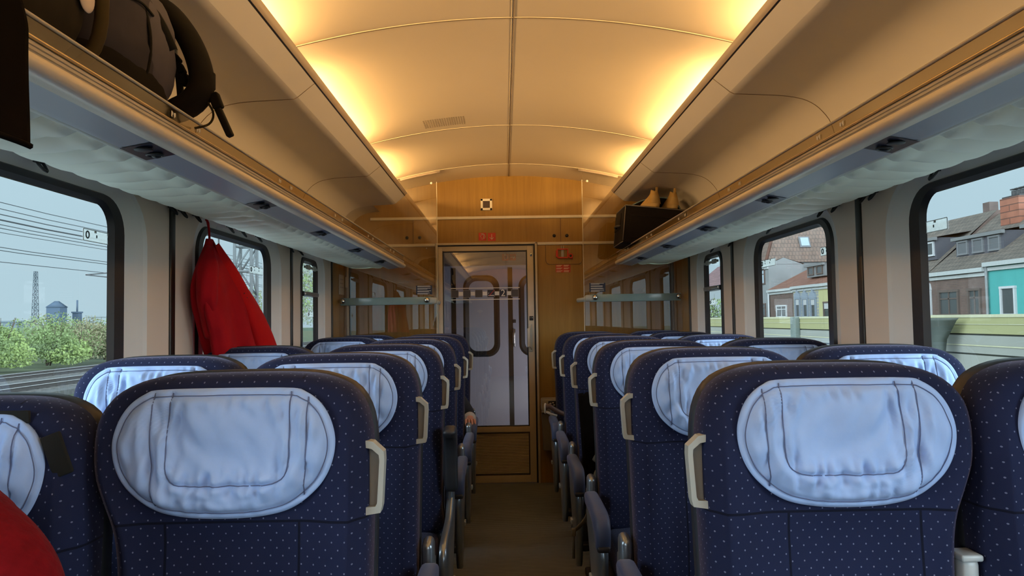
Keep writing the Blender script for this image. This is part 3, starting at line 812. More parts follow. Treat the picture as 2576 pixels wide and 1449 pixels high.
def notice(name, label, x, y, z, w, h, bg, fg, cols, lines, S=0):
    m = MB(); m.box((x, y - .001, z), (w, .0022, h), 0, 0)
    rnd = random.Random(name + str(x)); cw = w / cols
    for c in range(cols):
        for i in range(lines):
            if i % 3 == 2 and lines > 6: continue
            L = cw * (.84 - (rnd.random() * .3 if i % 3 == 1 else rnd.random() * .1))
            m.box((x - w / 2 + c * cw + cw * .08 + L / 2, y - .0026, z + h / 2 - h * (i + .7) / (lines + .4)), (L, .001, h / lines * (.5 if lines < 9 else .45)), 0, 1)
    return tag(m.build(name, [bg, fg]), label, 'notice')
notice('brake_notice', 'red notice with two columns of small print under the emergency brake', .418, YB, 1.6725, .116, .061, 'sign red', 'sign mark', 2, 8)

# litter bin beside the door
t = thing('litter_bin', 'grey wall litter bin with a recycling sticker right of the door', 'litter bin', (.340, YB, .27))
m = MB(); m.prism([(-.105, 0), (-.115, .295), (.115, .295), (.115, 0)], 'y', -.12, 0, 0); m.build('bin_body', 'bin grey', t)
m = MB(); m.rbox((0, -.068, .345), (.235, .145, .095), .012); m.rbox((0, -.135, .296), (.235, .02, .012), .004); m.build('bin_lid', 'bin lid', t)
m = MB(); m.box((-.035, -.1412, .352), (.062, .002, .050), 0, 0); m.box((.021, -.1412, .352), (.048, .002, .050), 0, 1)
for dx, dz, r in ((-.05, .008, .009), (-.03, .012, .008), (-.022, -.004, .008), (-.043, -.012, .010)): m.sphere((dx, -.143, .352 + dz), (r, .001, r * .6), 10, 6, 2)
m.tube([(.021 + .012 * cos(a), -.143, .355 + .012 * sin(a)) for a in [2 * pi * i / 3 + .5 for i in range(3)]], .0018, 6, 2, closed=True)
m.box((.021, -.143, .334), (.034, .001, .006), 0, 2)
m.build('sticker', ['black plastic', 'sign red', 'sticker white'], t)

# glass wind screens either side of the aisle
for S, sd in ((-1, 'left'), (1, 'right')):
    t = thing('glass_screen', '%s clear glass wind screen behind the last seat row' % sd, 'glass screen', (S * .90, YG, .0))
    P = lambda u, y, z: (S * (u - .90), y, z)
    inner = .548
    m = MB()
    poly = [(inner, .55), (1.285, .55), (1.285, 1.65), (inner, 1.65)]
    ceilp = [(u, ceil_z(u) - .006) for u in (inner, .62, .70, .78, .86)]
    m.add([P(u, 0, z) for u, z in [(inner, .55), (1.285, .55), (1.285, 2.06), (1.2, 2.15), (1.05, 2.22), (.95, 2.30)] + ceilp[::-1]], [tuple(range(6 + len(ceilp)))], 0, False)
    m.build('pane', 'screen glass', t)
    m = MB(); m.rbox(P(inner - .001, .0, 1.44), (.005, .006, 1.76), .002, 0); m.build('edge_bead', 'pale glass edge', t)
    m = MB(); m.tube([P(u, -.004, ceil_z(u) - .012) for u in (.52, .56, .60, .66, .72, .78, .82)], .010, 8, 0, flat=.8); m.build('ceiling_clamp', 'dark lip', t)
    m = MB(); m.sphere(P(.586, -.006, 2.309), (.009, .006, .009), 12, 8); m.build('fixing_bolt', 'sticker white', t)
    m = MB(); m.rbox(P(.93, -.012, 1.426), (.68, .010, .056), .004, 0); m.build('cross_rail', 'rail glass', t)
    m = MB()
    for u in (.628, 1.255):
        m = MB(); m.sphere(P(u, -.026, 1.430), (.019, .014, .019), 18, 10, 0); m.cyl(P(u, -.018, 1.430), P(u, 0, 1.430), .021, 18, 1)
        m.build('rail_knob', ['chrome', 'black plastic'], t)
    m = MB()
    m.rbox(P(.585, -.006, 1.426), (.07, .008, .050), .018, 0); m.cyl(P(.556, -.01, 1.418), P(.505 if S > 0 else .545, .05, 1.412), .016, 14, 0)
    m.build('rail_end', 'handle beige', t)
    notice('screen_notice', 'dark blue notice with small print on the %s glass screen' % sd, S * .648, YG - .004, 1.506, .120, .067, 'navy plate', 'text light', 1, 11)
# paper notice on the left end panel
m = MB(); m.box((-1.287, 5.60, 1.56), (.003, .17, .15), 0, 0)
for i in range(3): m.box((-1.285, 5.60, 1.60 - i * .03), (.001, .11, .006), 0, 1)
tag(m.build('paper_notice', ['paper', 'text grey']), 'pale paper notice on the wood panel beside the left screen', 'notice')

# ------------------------------------------------------------------ vestibule behind the door
VY = 6.95
m = MB()
m.box((-.2, VY + .02, 1.2), (2.6, .04, 2.4), 0, 0)
m.box((-1.02, 6.41, 1.2), (.04, 1.12, 2.4), 0, 0); m.box((.62, 6.41, 1.2), (.04, 1.12, 2.4), 0, 0)
m.box((-.2, 6.42, 2.16), (2.0, 1.12, .04), 0, 1); m.box((-.2, 6.42, 1.95), (1.7, .02, .40), 0, 1)
for x in (-.527, .008): m.box((x, VY - .002, .95), (.042, .006, 1.64), 0, 2)
struct(m.build('wall_vestibule', ['vestibule grey', 'vestibule ceiling', 'black strip']), 'grey vestibule wall behind the glass door')
# outer entrance door window with thick rubber ring, and the neighbour's edge
def ring(name, x0, x1, z0, z1, lab):
    m = MB(); o = rrect(x0, x1, z0, z1, .115, 8); i_ = rrect(x0 + .055, x1 - .055, z0 + .055, z1 - .055, .075, 8); k = rrect(x0 + .02, x1 - .02, z0 + .02, z1 - .02, .1, 8)
    m.strip([(x, VY, z) for x, z in o], [(x, VY - .018, z) for x, z in k]); m.strip([(x, VY - .018, z) for x, z in k], [(x, VY - .004, z) for x, z in i_])
    d = struct(m.build(name, 'rubber'), lab)
    m = MB(); m.add([(x, VY - .004, z) for x, z in i_], [tuple(range(len(i_)))], 0, False); m.build('window_pane', 'misty pane', d)
ring('window_31', -.438, -.095, .93, 1.70, 'rounded vestibule door window with thick black rubber ring')
ring('window_32', .085, .43, .93, 1.70, 'second rounded vestibule window at the right edge of the door glass')
m = MB(); m.rbox((.042, VY - .03, 1.105), (.016, .03, .17), .006, 0); m.rbox((.034, VY - .055, 1.105), (.018, .014, .105), .005, 0); tag(m.build('grab_handle', 'chrome'), 'chrome grab handle on the vestibule wall behind the door glass', 'handle')
m = MB(); m.rbox((.042, VY - .006, 1.26), (.030, .012, .030), .003, 0); tag(m.build('door_opener', 'black plastic'), 'small black push button above the vestibule grab handle', 'button')
red_sign('pictogram_sign', 'small red sign with a head profile behind the door glass', -.035, 6.41, 1.822, .95, 'head')
red_sign('arrow_sign', 'small red sign with a right arrow behind the door glass', .028, 6.41, 1.822, .95, 'arrow', 0)
la = bpy.data.lights.new('vestibule_fill', 'AREA'); la.shape = 'RECTANGLE'; la.size = .6; la.size_y = .9; la.color = (.94, .95, 1.); la.energy = VEST  # added fill lamp out of view, brightens the vestibule from low down
lo = bpy.data.objects.new('vestibule_fill', la); COL.objects.link(lo); lo.location = (.58, 6.22, .80); lo.rotation_euler = Vector((-1, .75, .05)).to_track_quat('-Z', 'Y').to_euler()

# ------------------------------------------------------------------ seats
# seat frame of reference: origin on the floor under the backrest front; +a towards the aisle, -y is where the sitter looks
OUT = [(0, 1.180), (.10, 1.179), (.160, 1.172), (.210, 1.150), (.237, 1.112), (.248, 1.06), (.250, .98), (.249, .90), (.247, .80), (.245, .70), (.243, .56), (.238, .45), (.10, .435), (-.1, .435), (-.19, .45),
       (-.197, .60), (-.198, .75), (-.201, .84), (-.210, .90), (-.229, .95), (-.245, .995), (-.250, 1.04), (-.247, 1.085), (-.234, 1.122), (-.205, 1.152), (-.16, 1.171), (-.10, 1.178)]
HEAD = [(0, 1.1575), (.115, 1.156), (.142, 1.149), (.168, 1.130), (.187, 1.10), (.196, 1.062), (.189, 1.02), (.166, .982), (.122, .948), (.07, .934), (0, .930),
        (-.07, .934), (-.122, .948), (-.166, .982), (-.189, 1.02), (-.196, 1.062), (-.187, 1.10), (-.168, 1.130), (-.142, 1.149), (-.115, 1.156)]
def tilt(z): return -(1.18 - z) * .055
def sstep(a, b, x):
    t = min(1, max(0, (x - a) / (b - a))); return t * t * (3 - 2 * t)
def back_depth(a, z):
    """front surface relief of the backrest: side bolsters, dished middle, hollow behind the head pad"""
    d = -.026
    d -= .016 * sstep(.13, .205, abs(a)) * sstep(1.15, 1.0, z) * (1 - sstep(.225, .25, abs(a)))
    d += .010 * (1 - sstep(.05, .16, abs(a))) * sstep(.93, .88, z)
    d -= .018 * math.exp(-((z - .66) / .09) ** 2) * (1 - sstep(.06, .16, abs(a)))
    return d
def dist_seg(p, a, b):
    ab = b - a; t = max(0, min(1, (p - a).dot(ab) / max(1e-9, ab.length_squared))); return (p - a - ab * t).length
def make_seat_meshes(sg):
    """sg=+1: aisle at +x (left-hand seats); sg=-1: aisle at -x"""
    X = lambda a: a * sg
    res = {}
    out = [Vector(p) for p in smoothpoly(OUT, 132)]
    c = Vector((0, .83))
    mb = MB()
    def loop(d, y): return [(X(p.x), y + tilt(p.y), p.y) for p in inset2(out, d)]
    loops = [loop(.030, .085), loop(.006, .076), loop(0, .060), loop(0, .020), loop(.002, .004), loop(.007, -.010), loop(.016, -.020)]
    base = inset2(out, .030)
    R = 22
    for k in range(R):
        s_ = 1 - k / R
        pts = [c + (p - c) * s_ for p in base]
        loops.append([(X(p.x), back_depth(p.x, p.y) + tilt(p.y), p.y) for p in pts])
    mb.loft(loops, 0, True, True)
    res['backrest'] = mb
    # dark moulded shell on the back, running a little down the sides
    mb = MB()
    mb.loft([loop(.004, .058), loop(-.002, .066), loop(-.003, .090), loop(.012, .108), loop(.04, .116)], 0, True, True)
    res['back_shell'] = mb
    # quilted head pad
    hp = [Vector(p) for p in smoothpoly(HEAD, 180)]
    hc = Vector((0, 1.045))
    # stitch lines in (a,z)
    inner = smoothpoly([(-.092, 1.150), (-.094, 1.08), (-.092, 1.02), (-.082, .998), (-.055, .9905), (.0, .990), (.07, .991), (.10, .997), (.116, 1.015), (.121, 1.06), (.120, 1.10), (.118, 1.150)], 60, False)
    sl = [inner, smoothpoly([(-.124, 1.150), (-.122, 1.06), (-.118, .955)], 20, False), smoothpoly([(.148, 1.140), (.150, 1.06), (.142, .970)], 20, False)]
    border = [Vector(p) for p in inset2(hp, .012)]
    segs = []
    for l in sl: segs += list(zip(l, l[1:]))
    bs = list(zip(border, border[1:] + border[:1]))
    def hfront(p, r):
        th = .026 * (1 - r ** 7) + .005
        dl = min(dist_seg(p, a, b) for a, b in segs); db = min(dist_seg(p, a, b) for a, b in bs[::3] + bs[1::3] + bs[2::3])
        th -= .0065 * math.exp(-(dl / .0050) ** 2) + .0055 * math.exp(-(db / .0050) ** 2) * (1 if r < .99 else 0)
        w = noise.noise(Vector((p.x * 14, p.y * 8, 1.7))) * .010 + noise.noise(Vector((p.x * 34 + p.y * 16, p.y * 15, 4.1))) * .010
        pleat = math.exp(-((min(dl, db) - .012) / .014) ** 2) * noise.noise(Vector((p.x * 75, p.y * 22, 9.3))) * .017
        return th + (w + pleat) * (1 - r ** 6)
    mb = MB(); HL = []
    rings = [1.0, .985, .965, .945, .92] + [.9 - .9 * k / 32 for k in range(32)]
    HL.append([(X(hc.x + (p.x - hc.x) * .985), -.022 + tilt(p.y), hc.y + (p.y - hc.y) * .985) for p in hp])
    for r in rings:
        L = []
        for p in hp:
            q = hc + (p - hc) * r
            L.append((X(q.x), -.030 - hfront(q, r) + tilt(q.y) - .006 * sstep(.1, .2, abs(q.x)), q.y))
        HL.append(L)
    mb.loft(HL, 0, True, True)
    res['head_pad'] = mb
    mb = MB()
    def rad(q):
        d = q - hc; L = d.length
        if L < 1e-6: return 0.
        best = max((p - hc).normalized().dot(d / L) for p in hp); e = max(hp, key=lambda p: (p - hc).normalized().dot(d / L)); return min(1, L / (e - hc).length)
    def sy(q): return (X(q.x), -.030 - hfront(q, rad(q)) + tilt(q.y) - .006 * sstep(.1, .2, abs(q.x)) - .0020, q.y)
    for l in sl: mb.tube([sy(Vector(p[:2])) for p in l], .0010, 5)
    mb.tube([sy(p) for p in border], .0009, 5, closed=True)
    res['stitching'] = mb
    # grip handle on the aisle edge
    mb = MB()
    o = [(.243, 1.056), (.256, 1.054), (.276, 1.036), (.277, 1.02), (.273, .94), (.270, .928), (.243, .924)]
    i_ = [(.243, 1.043), (.254, 1.041), (.267, 1.030), (.268, 1.02), (.264, .945), (.261, .939), (.243, .938)]
    n = len(o)
    for y0, y1 in ((-.006, .020),):
        vs = [(X(a), y0 + tilt(z), z) for a, z in o] + [(X(a), y0 + tilt(z), z) for a, z in i_] + [(X(a), y1 + tilt(z), z) for a, z in o] + [(X(a), y1 + tilt(z), z) for a, z in i_]
        fs = []
        for k in range(n - 1):
            fs += [(k, k + 1, n + k + 1, n + k), (2 * n + k, 3 * n + k, 3 * n + k + 1, 2 * n + k + 1), (k, 2 * n + k, 2 * n + k + 1, k + 1), (n + k, n + k + 1, 3 * n + k + 1, 3 * n + k)]
        mb.add(vs, fs, 0, False)
    mb.add([(X(a), .007 + tilt(z), z) for a, z in i_], [tuple(range(n))], 1, False)
    res['grip_handle'] = mb
    # seat cushion
    mb = MB(); mb.rbox((X(.005), -.255, .405), (.45, .49, .12), .035); res['seat_cushion'] = mb
    mb = MB(); mb.rbox((X(.02), -.25, .30), (.40, .42, .10), .02)
    mb.rbox((X(.17), -.20, .14), (.07, .30, .28), .015); mb.rbox((X(.17), -.20, .02), (.11, .40, .04), .012)
    mb.rbox((X(-.15), -.20, .14), (.05, .25, .28), .015); res['pedestal'] = mb
    # aisle side frame (bare metal) with hinge cover
    mb = MB()
    prof = smoothpoly([(.045, .60), (.05, .50), (-.01, .40), (-.10, .27), (-.16, .17), (-.20, .12), (-.27, .13), (-.31, .20), (-.355, .33), (-.385, .43), (-.375, .49), (-.33, .505), (-.25, .515), (-.1, .53), (-.02, .585)], 44)
    q = [(p.x, p.y) for p in prof]; a0, a1 = .262, .290
    qi = inset2(q, .008)
    mb.loft([[(X(a0), y, z) for y, z in qi], [(X(a0 + .003), y, z) for y, z in q], [(X(a1 - .006), y, z) for y, z in q], [(X(a1), y, z) for y, z in qi]])
    res['side_frame'] = mb
    mb = MB(); mb.rbox((X(.272), .012, .575), (.034, .075, .155), .016, 0, Matrix.Rotation(.1, 3, 'X')); res['hinge_cover'] = mb
    mb = MB(); mb.rbox((X(.292), -.10, .292), (.012, .05, .022), .004); res['release_lever'] = mb
    # armrest: lowered, and flipped up
    def arm(flipped):
        mb = MB()
        pr = smoothpoly([(-.055, .604), (-.15, .611), (-.30, .611), (-.385, .604), (-.418, .585), (-.430, .550), (-.425, .510), (-.408, .482), (-.385, .487), (-.352, .515), (-.30, .540), (-.20, .552), (-.09, .556), (-.055, .565)], 56)
        q = [(p.x, p.y) for p in pr]
        if flipped:
            q = [(.02 + (z - .58) * 1.0, .58 - (y + .05) * 0.68 ) for y, z in q]
            q = [(y - .06, z + .03) for y, z in q]
        a0, a1 = .258, .308
        l1, l2, l3 = inset2(q, .012), inset2(q, .004), q
        mb.loft([[(X(a0), y, z) for y, z in l1], [(X(a0 + .004), y, z) for y, z in l2], [(X(a0 + .012), y, z) for y, z in l3], [(X(a1 - .012), y, z) for y, z in l3], [(X(a1 - .004), y, z) for y, z in l2], [(X(a1), y, z) for y, z in l1]])
        return mb
    res['armrest'] = arm(False); res['armrest_up'] = arm(True)
    mb = MB(); mb.rbox((X(.283), -.405, .492), (.044, .040, .022), .008); res['arm_end'] = mb
    # raised arm between the two seats of a pair
    mb = MB(); mb.rbox((X(-.222), -.012, .70), (.034, .045, .26), .012); mb.rbox((X(-.222), -.014, .832), (.040, .050, .012), .004); res['middle_armrest'] = mb
    # velcro patches left bare by a slipped head pad
    mb = MB()
    mb.rbox((X(.215), -.040, 1.085), (.036, .008, .075), .003, 0, Matrix.Rotation(-.35 * sg, 3, 'Y') @ Matrix.Rotation(.0, 3, 'X')); mb.rbox((X(.06), -.030 , 1.150), (.20, .006, .022), .002)
    res['velcro_patch'] = mb
    return res
SEATMAT = {'backrest': 'seat fabric', 'back_shell': 'shell plastic', 'head_pad': 'headrest cloth', 'stitching': 'stitch blue', 'grip_handle': ['handle beige', 'handle recess shade'], 'seat_cushion': 'cushion fabric', 'pedestal': 'foot black',
           'side_frame': 'frame metal', 'hinge_cover': 'frame metal', 'release_lever': 'handle beige', 'armrest': 'pad blue', 'armrest_up': 'shell plastic', 'arm_end': 'black plastic', 'middle_armrest': 'rack arm', 'velcro_patch': 'velcro'}
def seat_proto(sg, kind):
    M_ = SEATM[sg]
    t = thing('train_seat', 'x', 'seat', group=None)
    def put(n, p, nm=None):
        key = (sg, n)
        if key not in SEATOBJ:
            o = M_[n].build(nm or n, SEATMAT[n], p, uv=n in ('backrest', 'seat_cushion'), flip=sg < 0); SEATOBJ[key] = o.data
        else:
            o = bpy.data.objects.new(nm or n, SEATOBJ[key]); COL.objects.link(o); o.parent = p
        return o
    put('backrest', t); put('back_shell', t); put('seat_cushion', t); put('pedestal', t)
    h = put('head_pad', t); put('stitching', h)
    if 'aisle' in kind:
        put('grip_handle', t); put('side_frame', t); put('hinge_cover', t); put('release_lever', t)
        if 'up' in kind: put('armrest_up', t, 'armrest')
        else:
            a = put('armrest', t); put('arm_end', a, 'end_cap')
    if 'mid' in kind: put('middle_armrest', t)
    if 'velcro' in kind: put('velcro_patch', t)
    return t
SEATM = {1: make_seat_meshes(1), -1: make_seat_meshes(-1)}; SEATOBJ = {}
ROWS = [1.36, 2.12, 2.93, 3.72, 4.48, 5.20]
ordn = ['nearest', 'second', 'third', 'fourth', 'fifth', 'last']
PROTO = {}
SEATS = {}
for r, y in enumerate(ROWS):
    for S, sd in ((-1, 'left'), (1, 'right')):
        sg = -S
        for pos in ('aisle', 'window'):
            if S < 0 and pos == 'window' and r == 3: continue      # nothing of that seat shows in the photo
            kind = pos
            if pos == 'aisle' and S < 0 and r == 2: kind += ' up'
            if pos == 'aisle' and S > 0 and r == 0: kind += ' mid'
            if pos == 'window' and S < 0 and r == 0: kind += ' velcro'
            if (sg, kind) not in PROTO:
                o = PROTO[(sg, kind)] = seat_proto(sg, kind)
            else:
                o = dup(PROTO[(sg, kind)], (0, 0, 0))
            u = .5525 if pos == 'aisle' else 1.040
            dy, dz = 0., 0.
            if pos == 'window' and S < 0 and r == 0: dy, dz = -.03, -.035
            if pos == 'window' and S > 0 and r == 0: dy = -.02
            o.location = (S * u, y + dy, dz)
            if pos == 'window': o.scale = (.975, 1, 1)
            extra = ''
            if kind.endswith('up'): extra = ' with its armrest flipped up'
            if kind.endswith('velcro'): extra = ', bare velcro beside its slipped head pad'
            if kind.endswith('mid'): extra = ' with a raised grey middle armrest'
            o['label'] = 'navy dotted seat, %s row, %s %s%s' % (ordn[r], sd, pos + ' seat', extra)
            o['group'] = 'dotted navy train seats in rows'
            SEATS[(r, S, pos)] = o

# ------------------------------------------------------------------ coat hooks
HOOKS = [(-1, 1.94), (-1, 2.715), (-1, 2.80), (-1, 2.93), (-1, 3.285), (-1, 3.445), (-1, 3.665), (-1, 4.22), (-1, 4.42), (1, 2.225), (1, 2.60), (1, 2.67), (1, 2.90), (1, 3.03), (1, 3.625), (1, 4.25), (1, 4.62)]
hk = None
def make_hook(S):
    t = thing('coat_hook', 'x', 'hook')
    m = MB(); m.rbox((-S * .004, 0, .012), (.008, .030, .022), .003); m.build('hook_plate', 'black plastic', t)
    m = MB(); m.tube([(-S * p, q * 1.0, z) for p, q, z in [(.004, .014, .014), (.016, .013, -.004), (.026, .008, -.018), (.030, 0, -.022), (.026, -.008, -.018), (.016, -.013, -.004), (.004, -.014, .014)]], .0042, 8); m.build('hook_loop', 'black plastic', t)
    return t
hp_ = {}
sidecount = {-1: 0, 1: 0}
on = ['first', 'second', 'third', 'fourth', 'fifth', 'sixth', 'seventh', 'eighth', 'ninth']
for S, y in HOOKS:
    if S not in hp_: o = hp_[S] = make_hook(S)
    else: o = dup(hp_[S], (0, 0, 0))
    o.location = (S * 1.286, y, 1.703)
    k = sidecount[S]; sidecount[S] += 1
    o['label'] = 'small black coat hook under the %s rack, %s from the camera%s' % ('left' if S < 0 else 'right', on[k], ', holding the red coat' if (S < 0 and k == 3) else '')
    o['group'] = 'black coat hooks under the racks'

# ------------------------------------------------------------------ window safety stickers
def film(S, yc, z, w, lab):
    t = thing('window_sticker', lab, 'sticker', (S * 1.3295, yc, z), 'pale safety stickers on the windows')
    h = .036
    m = MB(); m.rbox((0, 0, 0), (.0015, w, h), .0005)
    for d in (-.17, .2): m.box((-S * .001, d * w, h / 2 - .004), (.001, .012, .008), 0, 1)
    for (dz,) in ((h / 2,), (-h / 2,)): m.box((-S * .0008, 0, dz), (.001, w, .0022), 0, 1)
    e = w / 2 if S > 0 else -w / 2
    m.box((-S * .0008, -abs(w / 2) if True else e, 0), (.001, .004, h), 0, 1)
    m.build('film', ['sticker film', 'sticker edge'], t)
    m = MB(); c = (-w / 2 + .022) if S < 0 else (w / 2 - .022)
    m.tube([(-S * .0015, c + .0085 * cos(a), .001 + .0105 * sin(a)) for a in [2 * pi * i / 16 for i in range(16)]], .0022, 5, closed=True)
    m.build('pictogram', 'mark grey', t); m = MB()
    for d in (-.02, .03): m.rbox((-S * .0012, d * 2.2 * w / .2 * .6, .0), (.001, .006, .009), .0004)
    m.build('small_mark', 'mark grey', t)
film(-1, 2.338, 1.552, .20, 'pale safety sticker on the first left window')
film(-1, 3.80, 1.547, .20, 'pale safety sticker on the second left window')
film(1, 2.362, 1.551, .20, 'pale safety sticker on the first right window')
film(1, 3.82, 1.548, .21, 'pale safety sticker at the far end of the second right window')
film(1, 3.085, 1.546, .19, 'pale safety sticker at the near end of the second right window')
film(1, 4.86, 1.368, .14, 'pale safety sticker on the third right window')
film(-1, 4.86, 1.33, .14, 'pale safety sticker on the third left window')

# ------------------------------------------------------------------ red coat
t = thing('red_coat', 'red jacket hanging by its loop from a hook at the second left window', 'coat', (-1.25, 2.94, 1.70))
m = MB()
def coat_pt(f, th):
    z = -.085 - .56 * f
    ay = .012 + .148 * sstep(-.06, .34, f) ** .9 + .10 * f; ax = .010 + .057 * sstep(-.05, .4, f) + .02 * f
    fold = 1 + .10 * sin(5 * th + 2.2 * f) * sstep(.1, .5, f) + .06 * sin(9 * th + 5 * f) * sstep(.1, .4, f) + .05 * noise.noise(Vector((cos(th) * 2, sin(th) * 2, f * 5)))
    cy = .02 + .12 * f + .13 * f * f; cx = .015 + .055 * f
    return (cx + ax * fold * cos(th), cy + ay * fold * sin(th), z)
m.loft([[coat_pt(k / 26, 2 * pi * i / 56) for i in range(56)] for k in range(27)])
m.build('coat_body', 'red coat', t)
m = MB(); m.tube([(.022, -.010, -.022), (.012, -.006, -.01), (.012, .004, -.01), (.016, .012, -.045), (.018, .016, -.10)], .0045, 8); m.tube([(.022, -.010, -.022), (.020, .006, -.06), (.018, .012, -.10)], .0045, 8); m.build('hanging_loop', 'red coat', t)
m = MB()     # right sleeve falling forward and to the right
cl = smoothpoly([(.035, .03, -.11), (.060, .085, -.20), (.090, .155, -.32), (.118, .235, -.44), (.140, .325, -.56), (.15, .40, -.66)], 26, False)
lo = []
for k, p in enumerate(cl):
    f = k / 25; r = .016 + .062 * sstep(-.05, .35, f) + .020 * f
    lo.append([p + Vector((cos(a) * r * .62, sin(a) * r * 1.05 * (1 + .06 * sin(4 * a + 9 * f)), .012 * sin(3 * a + 11 * f))) for a in [2 * pi * i / 30 for i in range(30)]])
m.loft(lo); m.build('sleeve', 'red sleeve', t)
m = MB()     # left sleeve, short fold towards the window pillar
cl = smoothpoly([(.030, -.02, -.12), (.045, -.065, -.19), (.055, -.098, -.255), (.05, -.085, -.33), (.045, -.045, -.40), (.05, -.02, -.48)], 22, False)
lo = []
for k, p in enumerate(cl):
    f = k / 21; r = .014 + .036 * sstep(-.05, .3, f) - .006 * f
    lo.append([p + Vector((cos(a) * r * .8, sin(a) * r * (1 + .08 * sin(5 * a + 6 * f)), .006 * sin(3 * a + 9 * f))) for a in [2 * pi * i / 24 for i in range(24)]])
m.loft(lo); m.build('sleeve', 'red coat', t)
m = MB()
for i in range(4):
    m.rbox((.124 + .005 * i, .094 + .014 * i, -.300 - .020 * i), (.014, .006, .006 + .005 * (i % 2)), .0015, 0, Matrix.Rotation(.5, 3, 'Y'))
m.build('emblem', 'emblem dark', t)

# ------------------------------------------------------------------ luggage on the left rack
ZS = 1.73
t = thing('duffel_bag', 'dark olive duffel bag with a pale round disc on the left rack', 'bag', (-.975, 1.215, ZS))
m = MB()
def se(d, p=3.2):
    return 1 / (abs(d.x) ** p + abs(d.y) ** p + abs(d.z) ** p) ** (1 / p)
m.sphere((0, 0, .178), (.17, .195, .174), 40, 24, 0, lambda d: se(d) * (1 + .02 * noise.noise(d * 4))); m.build('bag_body', 'bag olive', t)
m = MB()
for yy, r in ((.155, .168), (-.16, .160)):
    m = MB(); m.tube([(.172 * math.copysign(abs(cos(a)) ** .6, cos(a)), yy, .175 + .168 * math.copysign(abs(sin(a)) ** .6, sin(a))) for a in [2 * pi * i / 36 for i in range(36)]], .013, 8, closed=True); m.build('bag_trim', 'bag trim', t)
m = MB(); m.sphere((.171, .105, .140), (.006, .024, .030), 22, 12, 0, None); m.build('badge_disc', 'disc cream', t)
m = MB(); m.tube(smoothpoly([(.12, -.10, .32), (.19, -.08, .28), (.205, 0, .20), (.19, .08, .29), (.12, .10, .33)], 24, False), .012, 8, flat=.5); m.build('carry_strap', 'strap black', t)

t = thing('hiking_backpack', 'grey purple backpack with thick curved shoulder straps on the left rack', 'backpack', (-.985, 1.565, ZS))
m = MB()
def bp_fn(d):
    return se(d, 2.9) * (1 + .03 * noise.noise(d * 3.1) + .018 * noise.noise(Vector((d.x * 4, d.y * 11, d.z * 7))) + (.03 if d.z < -.2 else 0))
m.sphere((0, -.005, .172), (.168, .185, .172), 48, 30, 0, bp_fn); m.build('pack_body', 'bag purple', t)
m = MB(); m.sphere((.065, .085, .165), (.112, .115, .150), 36, 24, 0, lambda d: se(d, 2.6) * (1 + .05 * noise.noise(d * 3.7))); m.build('side_pocket', 'bag lilac', t)
m = MB(); m.tube(smoothpoly([(.06, -.02, .325), (.125, .02, .285), (.165, .06, .225), (.18, .10, .17)], 20, False), .013, 8, flat=.5); m.build('compression_strap', 'strap black', t)
m = MB(); m.sphere((0, .0, .060), (.170, .195, .066), 44, 14, 0, lambda d: se(d, 3.4)); m.build('base_panel', 'bag dark', t)
m = MB()
m.tube(smoothpoly([(.155, .00, .03), (.170, .015, .12), (.168, .010, .20), (.140, .0, .275), (.09, -.01, .315)], 24, False), .0045, 6)
m.tube(smoothpoly([(.168, -.06, .22), (.172, -.02, .225), (.170, .03, .22)], 10, False), .003, 6)
m.build('zip_seam', 'strap black', t)
def band(pts, w, th, name, mat, n=36, twist=None):
    """padded strap: flat oval section that follows a curve, wide along Y"""
    c = smoothpoly(pts, n, False); lo = []
    for k, p in enumerate(c):
        a = c[max(0, k - 1)]; b = c[min(n - 1, k + 1)]; tg = (b - a).normalized()
        wd = Vector((0, 1, 0)); wd = (wd - tg * wd.dot(tg)).normalized(); nn = tg.cross(wd)
        e = min(1, k / 3, (n - 1 - k) / 3) * .4 + .6
        lo.append([p + wd * cos(q) * w * e + nn * sin(q) * th for q in [2 * pi * i / 16 for i in range(16)]])
    m = MB(); m.loft(lo); return m.build(name, mat, t)
band([(-.01, .15, .315), (.06, .17, .322), (.125, .185, .298), (.170, .195, .245), (.200, .20, .175), (.206, .20, .115), (.180, .195, .072), (.120, .18, .04)], .046, .026, 'shoulder_strap', 'bag dark')
band([(-.02, .16, .30), (.05, .185, .285), (.10, .20, .245), (.14, .205, .18), (.155, .20, .11), (.16, .19, .05), (.15, .18, .02)], .016, .006, 'shoulder_strap', 'strap black')
m = MB()
for k in range(5): m.rbox((.115 + .012 * k, .205, .24 - .026 * k), (.028, .03, .022), .006, 0, Matrix.Rotation(.5 + .2 * k, 3, 'Y'))
m.rbox((.137, .206, .205), (.016, .014, .014), .004, 1); m.build('strap_buckle', ['bag dark', 'handle beige'], t)
m = MB(); m.rbox((.222, .215, .135), (.020, .022, .045), .005); m.rbox((.236, .215, .085), (.024, .024, .04), .005, 0, Matrix.Rotation(-.35, 3, 'Y'))
m.rbox((.256, .215, .032), (.016, .020, .075), .004, 0, Matrix.Rotation(-.42, 3, 'Y')); m.build('dangling_strap', 'strap black', t)
m = MB(); m.tube(smoothpoly([(.205, .20, .10), (.228, .215, .06), (.220, .215, .03), (.19, .20, .015)], 18, False), .0028, 6); m.build('cord_loop', 'bag trim', t)

